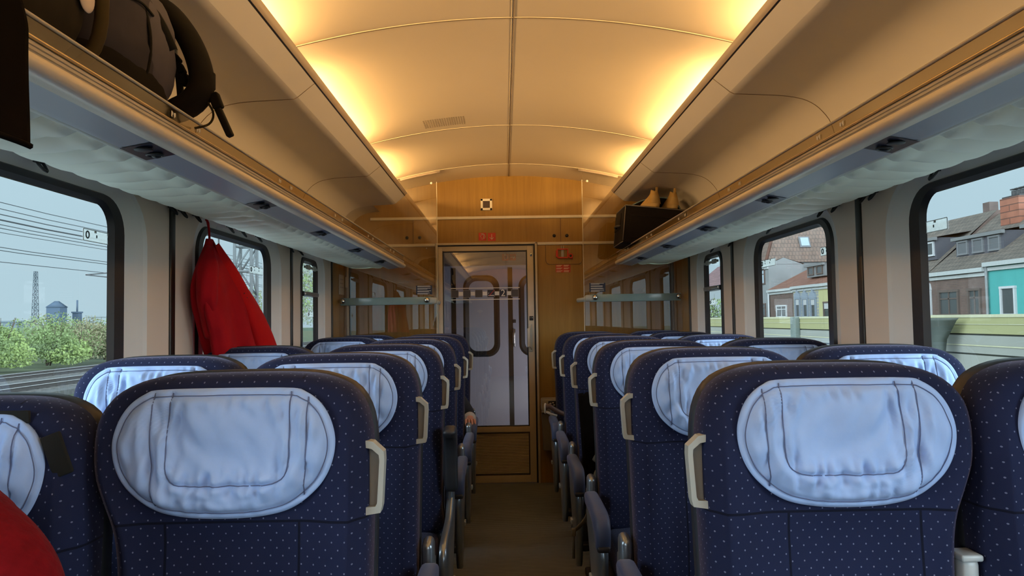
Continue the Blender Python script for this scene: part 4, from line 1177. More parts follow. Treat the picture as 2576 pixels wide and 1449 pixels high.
t = thing('black_garment', 'black garment draped over the near edge of the left rack', 'garment', (-.792, .85, 1.76))
m = MB()
def drape(f, g):
    y = -.27 + .530 * g
    s = f * .42
    if s < .12: x = -.12 + s; z = .022
    else: x = .020 + .005 * sin(g * 17 + f * 3) * sstep(.12, .4, s); z = .022 - (s - .12) * .80
    z += .006 * sin(g * 9)
    return (x, y - .03 * (1 - sstep(.1, .2, s)) * g, z)
m.grid(drape, 44, 60); m.build('draped_cloth', 'coat black', t)
sol = t.children[0].modifiers.new('thick', 'SOLIDIFY'); sol.thickness = .008
m = MB(); m.tube([drape(1.0, g / 40) for g in range(41)], .005, 6); m.build('hem', 'coat black', t)

# ------------------------------------------------------------------ luggage on the right rack
t = thing('suitcase', 'black soft suitcase at the far end of the right rack', 'suitcase', (.944, 5.05, 1.748)); t.rotation_euler = (0, radians(6), 0)
m = MB(); m.rbox((0, 0, .133), (.42, .40, .263), .022); m.build('case_body', 'suitcase', t)
m = MB()
for y in (-.198, .198): m.tube([(-.206, y, .02), (-.206, y, .25)], .0035, 6)
m.tube([(-.205, -.198, .256), (.205, -.198, .256)], .0035, 6); m.tube([(-.206, -.198, .256), (-.206, .198, .256)], .0035, 6); m.tube([(-.206, -.198, .012), (-.206, .198, .012)], .0035, 6)
m.build('piping', 'piping grey', t)
m = MB(); m.tube(smoothpoly([(-.208, -.07, .13), (-.228, -.05, .13), (-.234, 0, .13), (-.228, .05, .13), (-.208, .07, .13)], 16, False), .008, 8); m.build('carry_handle', 'black plastic', t)
m = MB(); m.rbox((-.02, -.202, .12), (.30, .010, .16), .005); m.tube([(-.17, -.208, .19), (.13, -.208, .19)], .003, 6); m.build('front_pocket', 'suitcase', t)
m = MB(); m.rbox((-.211, .05, .165), (.008, .24, .11), .004); m.build('side_pocket', 'suitcase', t)
m = MB()     # domed lid standing open behind the shoes
arc = smoothpoly([(-.165, .0, .262), (-.12, .0, .300), (-.05, .0, .338), (.03, .0, .362), (.11, .0, .366), (.17, .0, .345), (.205, .0, .300), (.208, .0, .262)], 34, False)
m.loft([[p + Vector((0, d, 0)) for p in arc] for d in (.02, .12)], 0, True, True); m.build('open_flap', 'suitcase', t)
m = MB(); m.tube([p + Vector((0, .017, 0)) for p in arc], .0045, 8); m.build('flap_piping', 'piping blue', t)

def make_shoe():
    t = thing('ankle_shoe', 'x', 'shoe')
    m = MB(); lo = []
    # heel at -y towards the camera, toe at +y
    for k in range(15):
        f = k / 14; z = .012 + .108 * f
        heel = -.055 + .022 * f * f; toe = .150 * (1 - sstep(.08, .8, f)) + .035
        w = .043 * (1 - .55 * f ** 1.2)
        L = []
        for i in range(28):
            a = 2 * pi * i / 28; y = sin(a); x = cos(a)
            L.append((w * math.copysign(abs(x) ** .8, x) * (1 - .12 * max(0, y)), (heel + toe) / 2 + (toe - heel) / 2 * y, z + .010 * sin(a) * f + .004 * cos(2 * a) * f))
        lo.append(L)
    m.loft(lo); m.build('upper', 'shoe tan', t)
    m = MB(); lo = []
    for z, k in ((0, .95), (.004, 1.0), (.024, 1.02), (.029, .97)):
        lo.append([(.045 * k * cos(a), .065 + .128 * k * sin(a), z) for a in [2 * pi * i / 28 for i in range(28)]])
    m.loft(lo); m.build('sole', 'shoe sole', t)
    m = MB(); m.rbox((0, -.032, .122), (.016, .005, .040), .002); m.build('pull_tab', 'shoe tan', t)
    m = MB(); lo = []
    for k in range(6):
        f = k / 5; z = .026 + .055 * f
        lo.append([(.040 * (1 - .30 * f) * sin(a), -.058 + .010 * f + .034 * (1 - cos(a)), z) for a in [-1.1 + 2.2 * i / 12 for i in range(13)]] )
    m.add([p for l in lo for p in l], [(j * 13 + i, j * 13 + i + 1, (j + 1) * 13 + i + 1, (j + 1) * 13 + i) for j in range(5) for i in range(12)])
    m.build('heel_counter', 'shoe sole', t)
    return t
s1 = make_shoe(); s1.location = (.960, 4.915, 2.0085); s1.rotation_euler = (0, radians(6), .30); s1['label'] = 'left one of two tan ankle shoes standing on the black suitcase'; s1['group'] = 'tan shoes on the suitcase'
s2 = dup(s1, (1.085, 4.91, 1.9955), 'right one of two tan ankle shoes standing on the black suitcase'); s2.rotation_euler = (0, radians(6), .12)

# ------------------------------------------------------------------ people
def skin_mesh(name, joints, edges, subs=2):
    """grow a limb/torso surface round a skeleton and return verts, faces"""
    me = bpy.data.meshes.new(name); me.from_pydata([j[0] for j in joints], edges, [])
    o = bpy.data.objects.new(name, me); COL.objects.link(o)
    md = o.modifiers.new('skin', 'SKIN'); md.use_smooth_shade = True
    for i, j in enumerate(joints):
        r = j[1]; me.skin_vertices[0].data[i].radius = (r, r) if not isinstance(r, tuple) else r
    me.skin_vertices[0].data[0].use_root = True
    sd = o.modifiers.new('s', 'SUBSURF'); sd.levels = subs; sd.render_levels = subs
    dg = bpy.context.evaluated_depsgraph_get(); dg.update()
    ev = bpy.data.meshes.new_from_object(o.evaluated_get(dg))
    vs = [v.co.copy() for v in ev.vertices]; fs = [tuple(p.vertices) for p in ev.polygons]
    bpy.data.objects.remove(o); bpy.data.meshes.remove(me); bpy.data.meshes.remove(ev)
    return vs, fs
def chain(n): return [(i, i + 1) for i in range(n - 1)]
def hand_chains(wr, fwd, side, up, s=1.):
    """five finger chains rooted in the palm; returns list of joint lists"""
    wr, fwd, side, up = [Vector(q) for q in (wr, fwd, side, up)]
    P = lambda f, sd, u: wr + (fwd * f + side * sd + up * u) * s
    out = [[(P(-.02, 0, 0), .024 * s), (P(.03, 0, .002), (.034 * s)), (P(.075, 0, .002), .034 * s)]]
    for off, L in ((-.030, .070), (-.010, .080), (.010, .076), (.029, .060)):
        out.append([(P(.06, off, .003), .0098 * s), (P(.088, off * 1.05, .006), .0098 * s), (P(.088 + L * .45, off * 1.1, -.002), .0088 * s), (P(.088 + L * .75, off * 1.1, -.020), .0080 * s), (P(.088 + L * .88, off * 1.1, -.040), .0072 * s)])
    out.append([(P(.02, -.025, -.004), .013 * s), (P(.045, -.045, -.012), .0115 * s), (P(.07, -.052, -.022), .010 * s), (P(.092, -.050, -.032), .0085 * s)])
    return out
def person(name, label, loc, s, top_mat, face=-1, slope=0., el_out=.07, hair='short', hands=None, lean=(0, 0), cuffs=None, low=0.):
    """seated figure looking towards -Y; loc is the seat point on the floor"""
    t = thing(name, label, 'person', loc)
    V = lambda x, y, z: Vector((x * s, y * s, z * s))
    lx, ly = lean
    sit = .47 / 1.0
    pel = V(0, -.17, .53 / s * 1.0 if False else .53)
    chest = V(lx * .6, -.14 + ly * .6, .80); shl = V(lx * .85, -.125 + ly * .8, .955); neck = V(lx, -.135 + ly, 1.035); headc = V(lx * 1.1, -.165 + ly * 1.1, 1.145)
    hl, hr = hands or (V(-.14, -.42, .66), V(.14, -.42, .66))
    parts = MB(); cloth = MB()
    # one continuous body
    J = [(pel, .115 * s), (chest, (.14 * s, .105 * s)), (shl, (.12 * s, .085 * s)), (neck, .052 * s), (headc - V(0, 0, .05), .056 * s)]
    E = chain(5)
    def addj(p, r, par): J.append((p, r)); E.append((par, len(J) - 1)); return len(J) - 1
    for sd, h in ((-1, hl), (1, hr)):
        sh = addj(shl + V(.165 * sd, 0, -.015 - slope * 1.15), .052 * s, 2)
        mid = (shl + V(.165 * sd, 0, -.03)).lerp(h, .5) + V(el_out * sd, .06, -.10)
        el = addj(mid, .042 * s, sh); addj(el and mid.lerp(h, .55), .036 * s, el); wr = addj(h, .026 * s, len(J) - 1)
        hip = addj(pel + V(.09 * sd, -.03, -.015), .085 * s, 0); kn = addj(V(.11 * sd, -.58, .52), .062 * s, hip); addj(V(.11 * sd, -.60, .30), .055 * s, kn); an = addj(V(.11 * sd, -.58, .09), .042 * s, len(J) - 1); addj(V(.115 * sd, -.72, .045), .040 * s, an)
    vs, fs = skin_mesh('b', J, E); parts.add(vs, fs, 0)
    for sd, h in ((-1, hl), (1, hr)):
        el = (shl + V(.165 * sd, 0, -.03)).lerp(h, .5) + V(el_out * sd, .06, -.10)
        fw = (h - el).normalized(); side = Vector((sd * 1., 0, 0)); side = (side - fw * side.dot(fw)).normalized(); up = side.cross(fw) * sd
        for ch in hand_chains(h, fw, side, up if up.z > 0 else -up, s):
            v, f = skin_mesh('h', ch, chain(len(ch)), 2 if len(ch) < 5 else 1); parts.add(v, f, 0)
    # head with face
    hw = (.076 * s, .098 * s, .118 * s)
    def hf(d):
        k = 1.
        if d.y < -.2:
            k += .20 * math.exp(-((d.x) / .13) ** 2 - ((d.z + .12) / .16) ** 2)          # nose
            k -= .05 * math.exp(-((abs(d.x) - .38) / .16) ** 2 - ((d.z - .06) / .12) ** 2)    # eye sockets
            k += .03 * math.exp(-((d.x) / .3) ** 2 - ((d.z + .52) / .1) ** 2)            # lips
        k -= .12 * sstep(.1, -.9, d.z) * (1 if d.y < 0 else .4)
        k += .16 * math.exp(-((abs(d.x) - .98) / .12) ** 2 - ((d.z + .05) / .2) ** 2 - ((d.y - .05) / .12) ** 2)   # ears
        return k
    parts.sphere(headc, hw, 48, 34, 0, hf)
    parts.build('body', 'skin', t)
    m = MB()
    for sd in (-1, 1): m.sphere(headc + V(.030 * sd, -.082, .008), .011 * s, 12, 8, 0)
    m.build('eyes', 'eye white', t)
    m = MB(); m.sphere(headc + V(0, -.089, -.060), (.026 * s, .010 * s, .008 * s), 16, 8); m.build('mouth', 'lips', t)
    # clothes
    JT = [(pel + V(0, 0, .02), .128 * s), (chest, (.158 * s, .120 * s)), (shl, (.132 * s, .096 * s)), (shl + V(0, -.005, .045), .070 * s)]
    ET = chain(4); J = JT; E = ET
    for sd, h in ((-1, hl), (1, hr)):
        sh = addj(shl + V(.170 * sd, 0, -.018 - slope), .072 * s, 2)
        mid = (shl + V(.165 * sd, 0, -.03)).lerp(h, .5) + V(el_out * sd, .06, -.10)
        a = addj((shl + V(.170 * sd, 0, -.018 - slope)).lerp(mid, .5), .066 * s, sh)
        e = addj(mid, .058 * s, a); addj(mid.lerp(h, .88), .044 * s, e)
    v, f = skin_mesh('c', J, E, 3); m = MB(); m.add(v, f); m.build('top', top_mat, t)
    J = [(pel, .122 * s)]; E = []
    for sd in (-1, 1):
        hip = addj(pel + V(.09 * sd, -.03, -.015), .095 * s, 0); kn = addj(V(.11 * sd, -.58, .52), .074 * s, hip); addj(V(.11 * sd, -.60, .30), .066 * s, kn); addj(V(.11 * sd, -.585, .13), .060 * s, len(J) - 1)
    v, f = skin_mesh('c', J, E); m = MB(); m.add(v, f); m.build('trousers', 'trousers', t)
    m = MB()
    for sd in (-1, 1): m.rbox(V(.113 * sd, -.655, .045), (.092 * s, .26 * s, .08 * s), .03 * s)
    m.build('shoes', 'black plastic', t)
    m = MB()
    def hairf(d):
        k = 1.06 + .05 * noise.noise(d * 5)
        low_ = -.25 if d.y > 0 else .42
        if d.z < low_: k = .90
        return k
    m.sphere(headc + V(0, .004, .006), (hw[0] * 1.02, hw[1] * 1.02, hw[2] * 1.02), 48, 30, 0, hairf)
    if hair == 'curly':
        rr = random.Random(5)
        for i in range(150):
            th = rr.random() * 2 * pi; ph = .15 + rr.random() * 1.35
            d = Vector((cos(th) * cos(ph), sin(th) * cos(ph) * 1.0, sin(ph)))
            if d.y < -.55 and d.z < .5: continue
            c = headc + V(0, .004, .006) + Vector((d.x * hw[0], d.y * hw[1], d.z * hw[2])) * 1.07
            r0 = (.008 + rr.random() * .006) * s; ax = rr.random() * pi
            m.tube([c + Vector((cos(q + ax) * r0 * 1.2, sin(q + ax) * r0, (q / 6 - .5) * .014 * s)) for q in [k * .7 for k in range(10)]], .0042 * s, 5)
    m.build('hair', 'hair brown', t)
    if cuffs:
        m = MB()
        h = hr if cuffs > 0 else hl
        el = (shl + V(.165 * cuffs, 0, -.03)).lerp(h, .5) + V(el_out * cuffs, .06, -.10)
        for k in range(4):
            p = h.lerp(el, .10 + k * .05); d = (el - h).normalized()
            m.cyl(p, p + d * .006, .046 * s, 18)
        m.build('striped_cuff', 'striped cuff', t)
    return t
person('person', 'person in a red woollen top seated by the nearest left window', (-.955, 1.22, .02), 1.04, 'red wool', lean=(.02, -.02), el_out=.105, slope=.08)
person('person', 'person with curly brown hair seated by the right window in the fourth row', (1.085, 3.66, -.075), .97, 'dark cloth', el_out=-.02, hair='curly', lean=(0, -.015))
person('person', 'person in dark clothes with one hand on the armrest, last left aisle seat', (-.56, 5.13, -.02), .90, 'dark cloth', hands=(Vector((-.14, -.40, .58)), Vector((.268, -.20, .640))), cuffs=1, lean=(-.03, -.02))

# ------------------------------------------------------------------ things on seats at the right of the aisle
t = thing('day_bag', 'dark bag with an olive strap on the fourth right aisle seat', 'bag', (.56, 3.50, .465))
m = MB(); m.sphere((0, 0, .15), (.17, .12, .155), 32, 20, 0, lambda d: se(d, 3) * (1 + .03 * noise.noise(d * 4))); m.build('bag_body', 'bag dark', t)
m = MB(); m.tube(smoothpoly([(-.13, -.10, .20), (-.17, -.12, .17), (-.20, -.14, .185), (-.215, -.13, .16)], 16, False), .012, 8, flat=.4); m.build('carry_loop', 'strap olive', t)
t.children[1]['label'] = 'olive carry loop'
m = MB(); m.tube(smoothpoly([(-.15, -.09, .13), (-.185, -.12, .13), (-.215, -.15, .10), (-.235, -.19, .02), (-.262, -.22, -.06), (-.295, -.235, -.10), (-.325, -.24, -.12)], 26, False), .013, 8, flat=.35)
m.rbox((-.325, -.24, -.125), (.02, .02, .035), .005); m.tube([(-.325, -.24, -.13), (-.326, -.235, -.24)], .006, 6); m.build('shoulder_strap', 'strap olive', t)
t = thing('leather_strap', 'beige and brown strap loop lying over the last right armrest', 'strap', (.285, 4.93, .612))
m = MB(); cl = smoothpoly([(-.075, -.02, .075), (-.05, -.03, .085), (-.02, -.02, .065), (.02, 0, .04), (.06, .03, .02)], 20, False)
m.tube(cl, .016, 12, flat=.7); m.build('strap_band', 'strap brown', t)
m = MB(); m.tube([(-.075 + .004 * cos(a), -.022 + .016 * cos(a), .070 + .030 * sin(a)) for a in [2 * pi * i / 20 for i in range(20)]], .006, 8, closed=True); m.tube([(-.07, -.03, .05), (-.04, -.035, .035), (.0, -.02, .02)], .008, 8); m.build('strap_lining', 'strap beige', t)
t = thing('black_jacket', 'black jacket hung over the fourth right aisle seat backrest', 'jacket', (.5525, 3.72, .92))
m = MB()
def jk(f, g):
    x = -.245 + .46 * f; z = -.02 - .42 * g
    return (x * (1 - .06 * g), -.046 - .055 * g * .42 - .012 * sin(f * 13 + g * 3) * (.3 + g) - .02 * g, z + .012 * sin(f * 7))
m.grid(jk, 30, 24); m.build('jacket_cloth', 'coat black', t)
sol = t.children[0].modifiers.new('thick', 'SOLIDIFY'); sol.thickness = .008

# ------------------------------------------------------------------ outside
GZ = -1.18
m = MB(); m.box((0, 120, GZ - .25), (900, 700, .1)); struct(m.build('ground', 'grass ground'), 'green verge ground outside the train')
m = MB(); m.box((-22.0, 120, GZ - .10), (9.5, 600, .20)); m.box((-4, 120, GZ - .10), (14, 600, .2)); struct(m.build('ballast', 'ballast'), 'grey ballast bed of the neighbouring tracks')
for S, sd in ((-1, 'left'), (1, 'right')):
    m = MB(); m.box((S * 4.6, 30, GZ - .01), (5.6, 140, .06)); struct(m.build('bounce_strip', 'reflector'), 'pale concrete strip added to bounce light along the %s side of the train' % sd)  # added below the windows, reflects daylight up under the racks
def track(x, lab):
    t = thing('railway_track', lab, 'railway track', (x, 60, GZ))
    for dx in (-.7175, .7175):
        m = MB()
        m.box((dx, 0, .175), (.055, 300, .015)); m.box((dx, 0, .155), (.07, 300, .03), 0, 1); m.box((dx, 0, .10), (.02, 300, .12), 0, 1); m.box((dx, 0, .04), (.14, 300, .02), 0, 1); m.build('rail', ['rail steel', 'rail rust'], t)
    m = MB()
    for k in range(150): m.box((0, -60 + k * .62, .0), (2.5, .26, .06))
    o = m.build('sleepers', 'sleeper', t)
track(-19.4, 'nearer railway track seen through the first left window'); track(-23.7, 'farther railway track seen through the first left window')
def wire(x, z, r, lab, droppers=None):
    t = thing('overhead_wire', lab, 'overhead wire', (x, 60, z), 'overhead railway wires')
    m = MB(); m.tube([(0, -60 + k * 15, (.12 if k % 2 else 0)) for k in range(17)], r, 6); m.build('cable', 'wire', t)
    if droppers:
        m = MB()
        for y in range(-50, 120, 9): m.tube([(0, y, 0), (0, y, droppers)], r * .6, 5)
        m.build('dropper', 'wire', t)
E0 = EYE
WZ = 'overhead contact wire above the '
for x, s_, r, dr, lab in ((-19.2, .160, .014, 1.45, WZ + 'nearer left track, lower of its pair'), (-19.7, .154, .014, None, 'thin wire just under the nearer contact wire'), (-23.6, .130, .016, None, WZ + 'farther left track'),
                      (-18.6, .249, .014, None, 'topmost overhead wire in the first left window'), (-18.6, .236, .014, None, 'second overhead wire from the top'), (-18.6, .225, .018, None, 'third overhead wire from the top'), (-18.6, .214, .028, None, 'thick double catenary cable'),
                      (-19.2, .205, .014, None, 'fifth overhead wire from the top'), (-19.4, .198, .014, None, 'sixth overhead wire from the top'), (-20.2, .190, .012, None, 'seventh overhead wire from the top')):
    wire(x, E0 - x * s_, r, lab, dr)
def lattice(name, label, cat, loc, H, w0, w1, n, th, mat):
    t = thing(name, label, cat, loc)
    W = lambda z: w0 + (w1 - w0) * z / H
    m = MB()
    for sx in (-1, 1):
        for sy in (-1, 1): m.tube([(sx * w0 / 2, sy * w0 / 2, 0), (sx * w1 / 2, sy * w1 / 2, H)], th, 6)
    m.build('legs', mat, t)
    m = MB()
    for k in range(n):
        za, zb = H * k / n, H * (k + 1) / n; a, b = W(za) / 2, W(zb) / 2
        for s_ in (-1, 1):
            m.tube([(-a * (1 if k % 2 else -1), s_ * a, za), (b * (1 if k % 2 else -1), s_ * b, zb)], th * .6, 5); m.tube([(s_ * a, -a * (1 if k % 2 else -1), za), (s_ * b, b * (1 if k % 2 else -1), zb)], th * .6, 5)
            m.tube([(-b, s_ * b, zb), (b, s_ * b, zb)], th * .6, 5); m.tube([(s_ * b, -b, zb), (s_ * b, b, zb)], th * .6, 5)
    m.build('bracing', mat, t); return t
mast = lattice('catenary_mast', 'grey lattice catenary mast seen behind the red coat', 'mast', (-9.0, 25.6, GZ), 12, .62, .5, 14, .055, 'mast grey')
m = MB(); m.tube([(-.3, 0, 7.6), (-3.4, -.4, 7.9)], .04, 8); m.tube([(-.3, 0, 6.3), (-3.4, -.4, 7.8)], .035, 8); m.tube([(-.9, -.1, 5.2), (-.9, -.1, 9.0)], .03, 8)
for z in (6.8, 7.4, 8.2, 8.9): m.cyl((-.9, -.1, z), (-.9, -.1, z + .4), .10, 10)
m.build('bracket_arm', 'mast grey', mast)
mast2 = lattice('catenary_mast', 'thin pale mast at the right edge of the second left window', 'mast', (-12.4, 38.5, GZ), 10, .34, .30, 12, .05, 'mast pale')
t = thing('cantilever_arm', 'thin contact wire bracket at the right edge of the first left window', 'bracket', (-20.5, 39.0, 4.0))
m = MB(); m.tube([(-1.6, 0, .02), (2.2, 0, .30)], .03, 6); m.tube([(-1.6, 0, .02), (1.2, 0, -.32)], .03, 6); m.tube([(1.2, 0, -.32), (1.4, 0, -.1)], .03, 6); m.build('arm_tubes', 'wire', t)
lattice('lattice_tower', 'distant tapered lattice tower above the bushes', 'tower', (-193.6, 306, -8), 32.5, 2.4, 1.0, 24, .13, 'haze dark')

# foliage
def leaf_cloud(m, c, rad, cnt, size, rnd, mat=0):
    for _ in range(cnt):
        d = Vector((rnd.gauss(0, 1), rnd.gauss(0, 1), rnd.gauss(0, 1))).normalized() * (rnd.random() ** .35)
        p = Vector(c) + Vector((d.x * rad[0], d.y * rad[1], d.z * rad[2]))
        a = Vector((rnd.gauss(0, 1), rnd.gauss(0, 1), rnd.gauss(0, 1))).normalized(); b = a.orthogonal().normalized()
        q = size * (.6 + rnd.random() * .8)
        m.add([p - a * q, p + b * q * .55, p + a * q, p - b * q * .55], [(0, 1, 2, 3)], mat, False)
def shrub(x, y, w, h, mats, lab, seed, cnt=4500, size=.085):
    t = thing('shrub', lab, 'shrub', (x, y, GZ), 'leafy shrubs along the left track')
    rnd = random.Random(seed); m = MB()
    k = 6
    for i in range(k):
        a = rnd.random() * 6.3; r = rnd.random() * w * .55
        hh = h * (.45 + .55 * rnd.random()) * (1 - .35 * r / w)
        leaf_cloud(m, (cos(a) * r, sin(a) * r, hh * .55), (w * .48, w * .48, hh * .52), cnt // k, size, rnd, i % len(mats))
    m.build('foliage', mats, t)
    m = MB()
    for i in range(4): m.tube([(rnd.uniform(-.2, .2), rnd.uniform(-.2, .2), 0), (rnd.uniform(-w * .4, w * .4), rnd.uniform(-w * .4, w * .4), h * .8)], [.05, .015], 5)
    m.build('stems', 'bark', t)
sh = [(-30, 37.5, 2.8, 3.3, 0), (-30, 41, 2.7, 3.0, 1), (-30.5, 44.5, 2.6, 3.5, 0), (-29.5, 48, 2.7, 3.2, 1), (-29.5, 51.5, 2.7, 3.3, 2), (-29.5, 55, 2.7, 3.5, 2), (-30, 59, 2.8, 3.5, 1), (-29.5, 63, 2.8, 3.6, 3), (-30, 67.5, 2.8, 3.5, 3),
      (-36, 47, 3.2, 3.8, 2), (-36, 53, 3.2, 4.0, 1), (-36, 59, 3.2, 4.0, 3), (-36, 65, 3.3, 4.1, 2), (-36, 72, 3.3, 4.1, 3), (-30, 73, 3, 3.7, 3), (-30, 79, 3.0, 3.8, 2), (-28, 86, 3.0, 4.2, 3), (-29, 95, 3.4, 4.2, 2)]
fm = [['leaf bright', 'leaf mid'], ['leaf mid', 'leaf bright'], ['leaf olive', 'leaf mid'], ['leaf olive', 'leaf mid']]
desc = ['bright green', 'fresh green', 'olive green', 'brownish green']
for i, (x, y, w, h, k) in enumerate(sh):
    shrub(x, y, w, h, fm[k], '%s shrub beyond the left tracks, %s in the row %s' % (desc[k], ['first', 'second', 'third', 'fourth', 'fifth', 'sixth', 'seventh', 'eighth', 'ninth'][i % 9], 'nearer the rails' if i < 9 else 'further back'), i)
def tree(x, y, h, w, mats, lab, seed, cnt=2600):
    t = thing('birch_tree', lab, 'tree', (x, y, GZ), 'trees in the far left windows'); rnd = random.Random(seed)
    m = MB(); m.tube([(0, 0, 0), (.1, .05, h * .5), (0, .1, h * .92)], [.13, .08, .02], 8)
    for i in range(10):
        z = h * (.3 + .06 * i); a = rnd.random() * 6.3; m.tube([(0, 0, z), (cos(a) * w * .7, sin(a) * w * .7, z + h * .10)], [.035, .008], 5)
    m.build('trunk', 'birch bark', t)
    m = MB()
    for i in range(9): leaf_cloud(m, (rnd.uniform(-w, w) * .5, rnd.uniform(-w, w) * .5, h * (.35 + .065 * i)), (w * .6, w * .6, h * .11), cnt // 9, .10, rnd, i % len(mats))
    m.build('crown', mats, t)
tree(-15.5, 54, 9.5, 2.3, ['leaf pale', 'leaf mid'], 'pale birch tree in the third left window, nearer one', 3); tree(-17.5, 62, 9.0, 2.4, ['leaf pale', 'leaf olive'], 'pale birch tree in the third left window, farther one', 4)
tree(-28.5, 85, 7.0, 4.2, ['leaf mid', 'leaf olive'], 'low green tree at the right of the second left window', 5)
tree(-15, 74, 7, 2.6, ['leaf mid', 'leaf bright'], 'green tree behind the birches in the third left window', 6)
# far skyline
def block(name, lab, x, y, w, d, h, mat, roof=None, extra=None):
    t = thing(name, lab, 'building', (x, y, -8))
    m = MB(); m.box((0, 0, h / 2), (w, d, h)); m.build('walls', mat, t)
    m = MB()
    if roof: m.loft([[(-w * .56, -d * .56, h), (w * .56, -d * .56, h), (w * .56, d * .56, h), (-w * .56, d * .56, h)], [(-w * .12, -d * .1, h + roof), (w * .12, -d * .1, h + roof), (w * .12, d * .1, h + roof), (-w * .12, d * .1, h + roof)]])
    else: m.box((0, 0, h + .3), (w + .6, d + .6, .6))
    m.build('roof', mat, t)
    if extra:
        m = MB(); m.cyl((0, 0, h), (0, 0, h + extra), .35, 10); m.build('chimney', mat, t)
    return t
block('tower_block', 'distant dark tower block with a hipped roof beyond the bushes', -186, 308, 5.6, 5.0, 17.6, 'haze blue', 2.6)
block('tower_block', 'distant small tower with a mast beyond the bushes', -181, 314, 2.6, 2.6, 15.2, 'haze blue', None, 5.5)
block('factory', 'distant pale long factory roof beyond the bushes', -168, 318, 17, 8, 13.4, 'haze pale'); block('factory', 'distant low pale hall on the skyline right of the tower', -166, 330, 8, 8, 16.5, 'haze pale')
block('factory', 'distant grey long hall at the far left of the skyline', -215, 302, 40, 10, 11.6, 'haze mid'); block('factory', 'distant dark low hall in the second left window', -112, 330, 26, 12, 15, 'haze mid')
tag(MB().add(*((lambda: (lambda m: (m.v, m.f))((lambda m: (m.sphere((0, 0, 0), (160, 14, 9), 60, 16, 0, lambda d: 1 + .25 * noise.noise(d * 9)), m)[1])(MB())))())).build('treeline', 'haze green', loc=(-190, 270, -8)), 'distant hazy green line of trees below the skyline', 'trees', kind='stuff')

# noise barrier
t = thing('noise_barrier', 'yellow grey noise barrier wall beside the right track', 'barrier', (8.0, 10, GZ))
top = EYE - .03 - GZ; ph = .335
k = 0; z = top
while z > .05:
    m = MB()
    h = min(ph, z); m.box((0, 30, z - h / 2), (.10, 120, h - .03)); m.box((.02, 30, z - h), (.05, 120, .06), 0, 1)
    m.build('barrier_board', [['board yellow', 'board grey', 'board grey', 'board yellow', 'board grey'][k % 5], 'board gap'], t); z -= ph; k += 1
m = MB(); m.box((-.06, 30, top - .16), (.012, 120, .012)); m.box((-.06, 30, top - .52), (.012, 120, .02)); m.box((-.06, 30, top - .02), (.02, 120, .05)); m.build('light_ledge', 'board light', t)
for y in (7.6, 12.5, 17.4, 22.2, 27.5, 32.5): 
    m = MB(); m.rbox((-.12, y - 10 + 2.6, top / 2), (.14, .34, top), .02); m.build('post', 'post green', t)
t = thing('mast_foot', 'dark flared mast foot standing against the noise barrier', 'mast', (7.6, 12.95, GZ))
m = MB(); m.loft([[(sx * .10 * a, sy * a, z) for sx, sy in ((-1, -.22), (1, -.22), (1, .22), (-1, .22))] for a, z in ((.55, 0), (.55, top - .75), (.75, top - .42), (1.5, top - .10), (1.7, top - .05))]); m.build('foot', 'post dark', t)

# ------------------------------------------------------------------ terraced houses on the right
HX = 25.0
def ppx(px, y_, X=HX):
    """bearing and height on the facade plane from sighted angles"""
    Y = (X + .055) * 1850 / (px - 1268.); hor = 806 - .0157 * (px - 1268)
    return Y, EYE + (hor - y_) / (px - 1268.) * (X + .055)
def house(label, pa, pb, eave, ridge, wallmat, roofmat, X=HX, depth=9.0, over=.25):
    """pa,pb: near and far bearings; eave/ridge heights"""
    ya = ppx(pa, 800, X)[0]; yb = ppx(pb, 800, X)[0]
    t = thing('terraced_house', label, 'house', (X, (ya + yb) / 2, GZ)); L = yb - ya
    m = MB(); e = eave - GZ
    m.box((depth / 2, 0, e / 2), (depth, L, e)); m.build('wall', wallmat, t, uv=True)
    m = MB(); r = ridge - GZ; h = L / 2 + .03
    m.add([(-over, -h, e), (-over, h, e), (depth * .45, h, r), (depth * .45, -h, r), (depth + over, -h, e), (depth + over, h, e)], [(0, 1, 2, 3), (3, 2, 5, 4)], 0, False)
    m.add([(0, -h, e), (depth, -h, e), (depth * .45, -h, r)], [(0, 1, 2)], 1, False); m.add([(0, h, e), (depth, h, e), (depth * .45, h, r)], [(0, 1, 2)], 1, False)
    roofuv(m.build('roof', [roofmat, wallmat], t))
    m = MB(); m.box((-over * .6, 0, e - .10), (over * 1.2, L, .22)); m.box((-.06, 0, e - .34), (.12, L, .18)); m.build('cornice', 'cornice pale', t)
    return t, ya, yb, L
def roofuv(o):
    me = o.data; l = me.uv_layers.new(name='UVMap')
    for p in me.polygons:
        n = p.normal; up = Vector((0, 0, 1)); v = (up - n * up.dot(n)); v = v.normalized() if v.length > .01 else Vector((0, 1, 0)); u = n.cross(v)
        for li in p.loop_indices:
            c = me.vertices[me.loops[li].vertex_index].co; l.data[li].uv = (c.dot(u), c.dot(v))
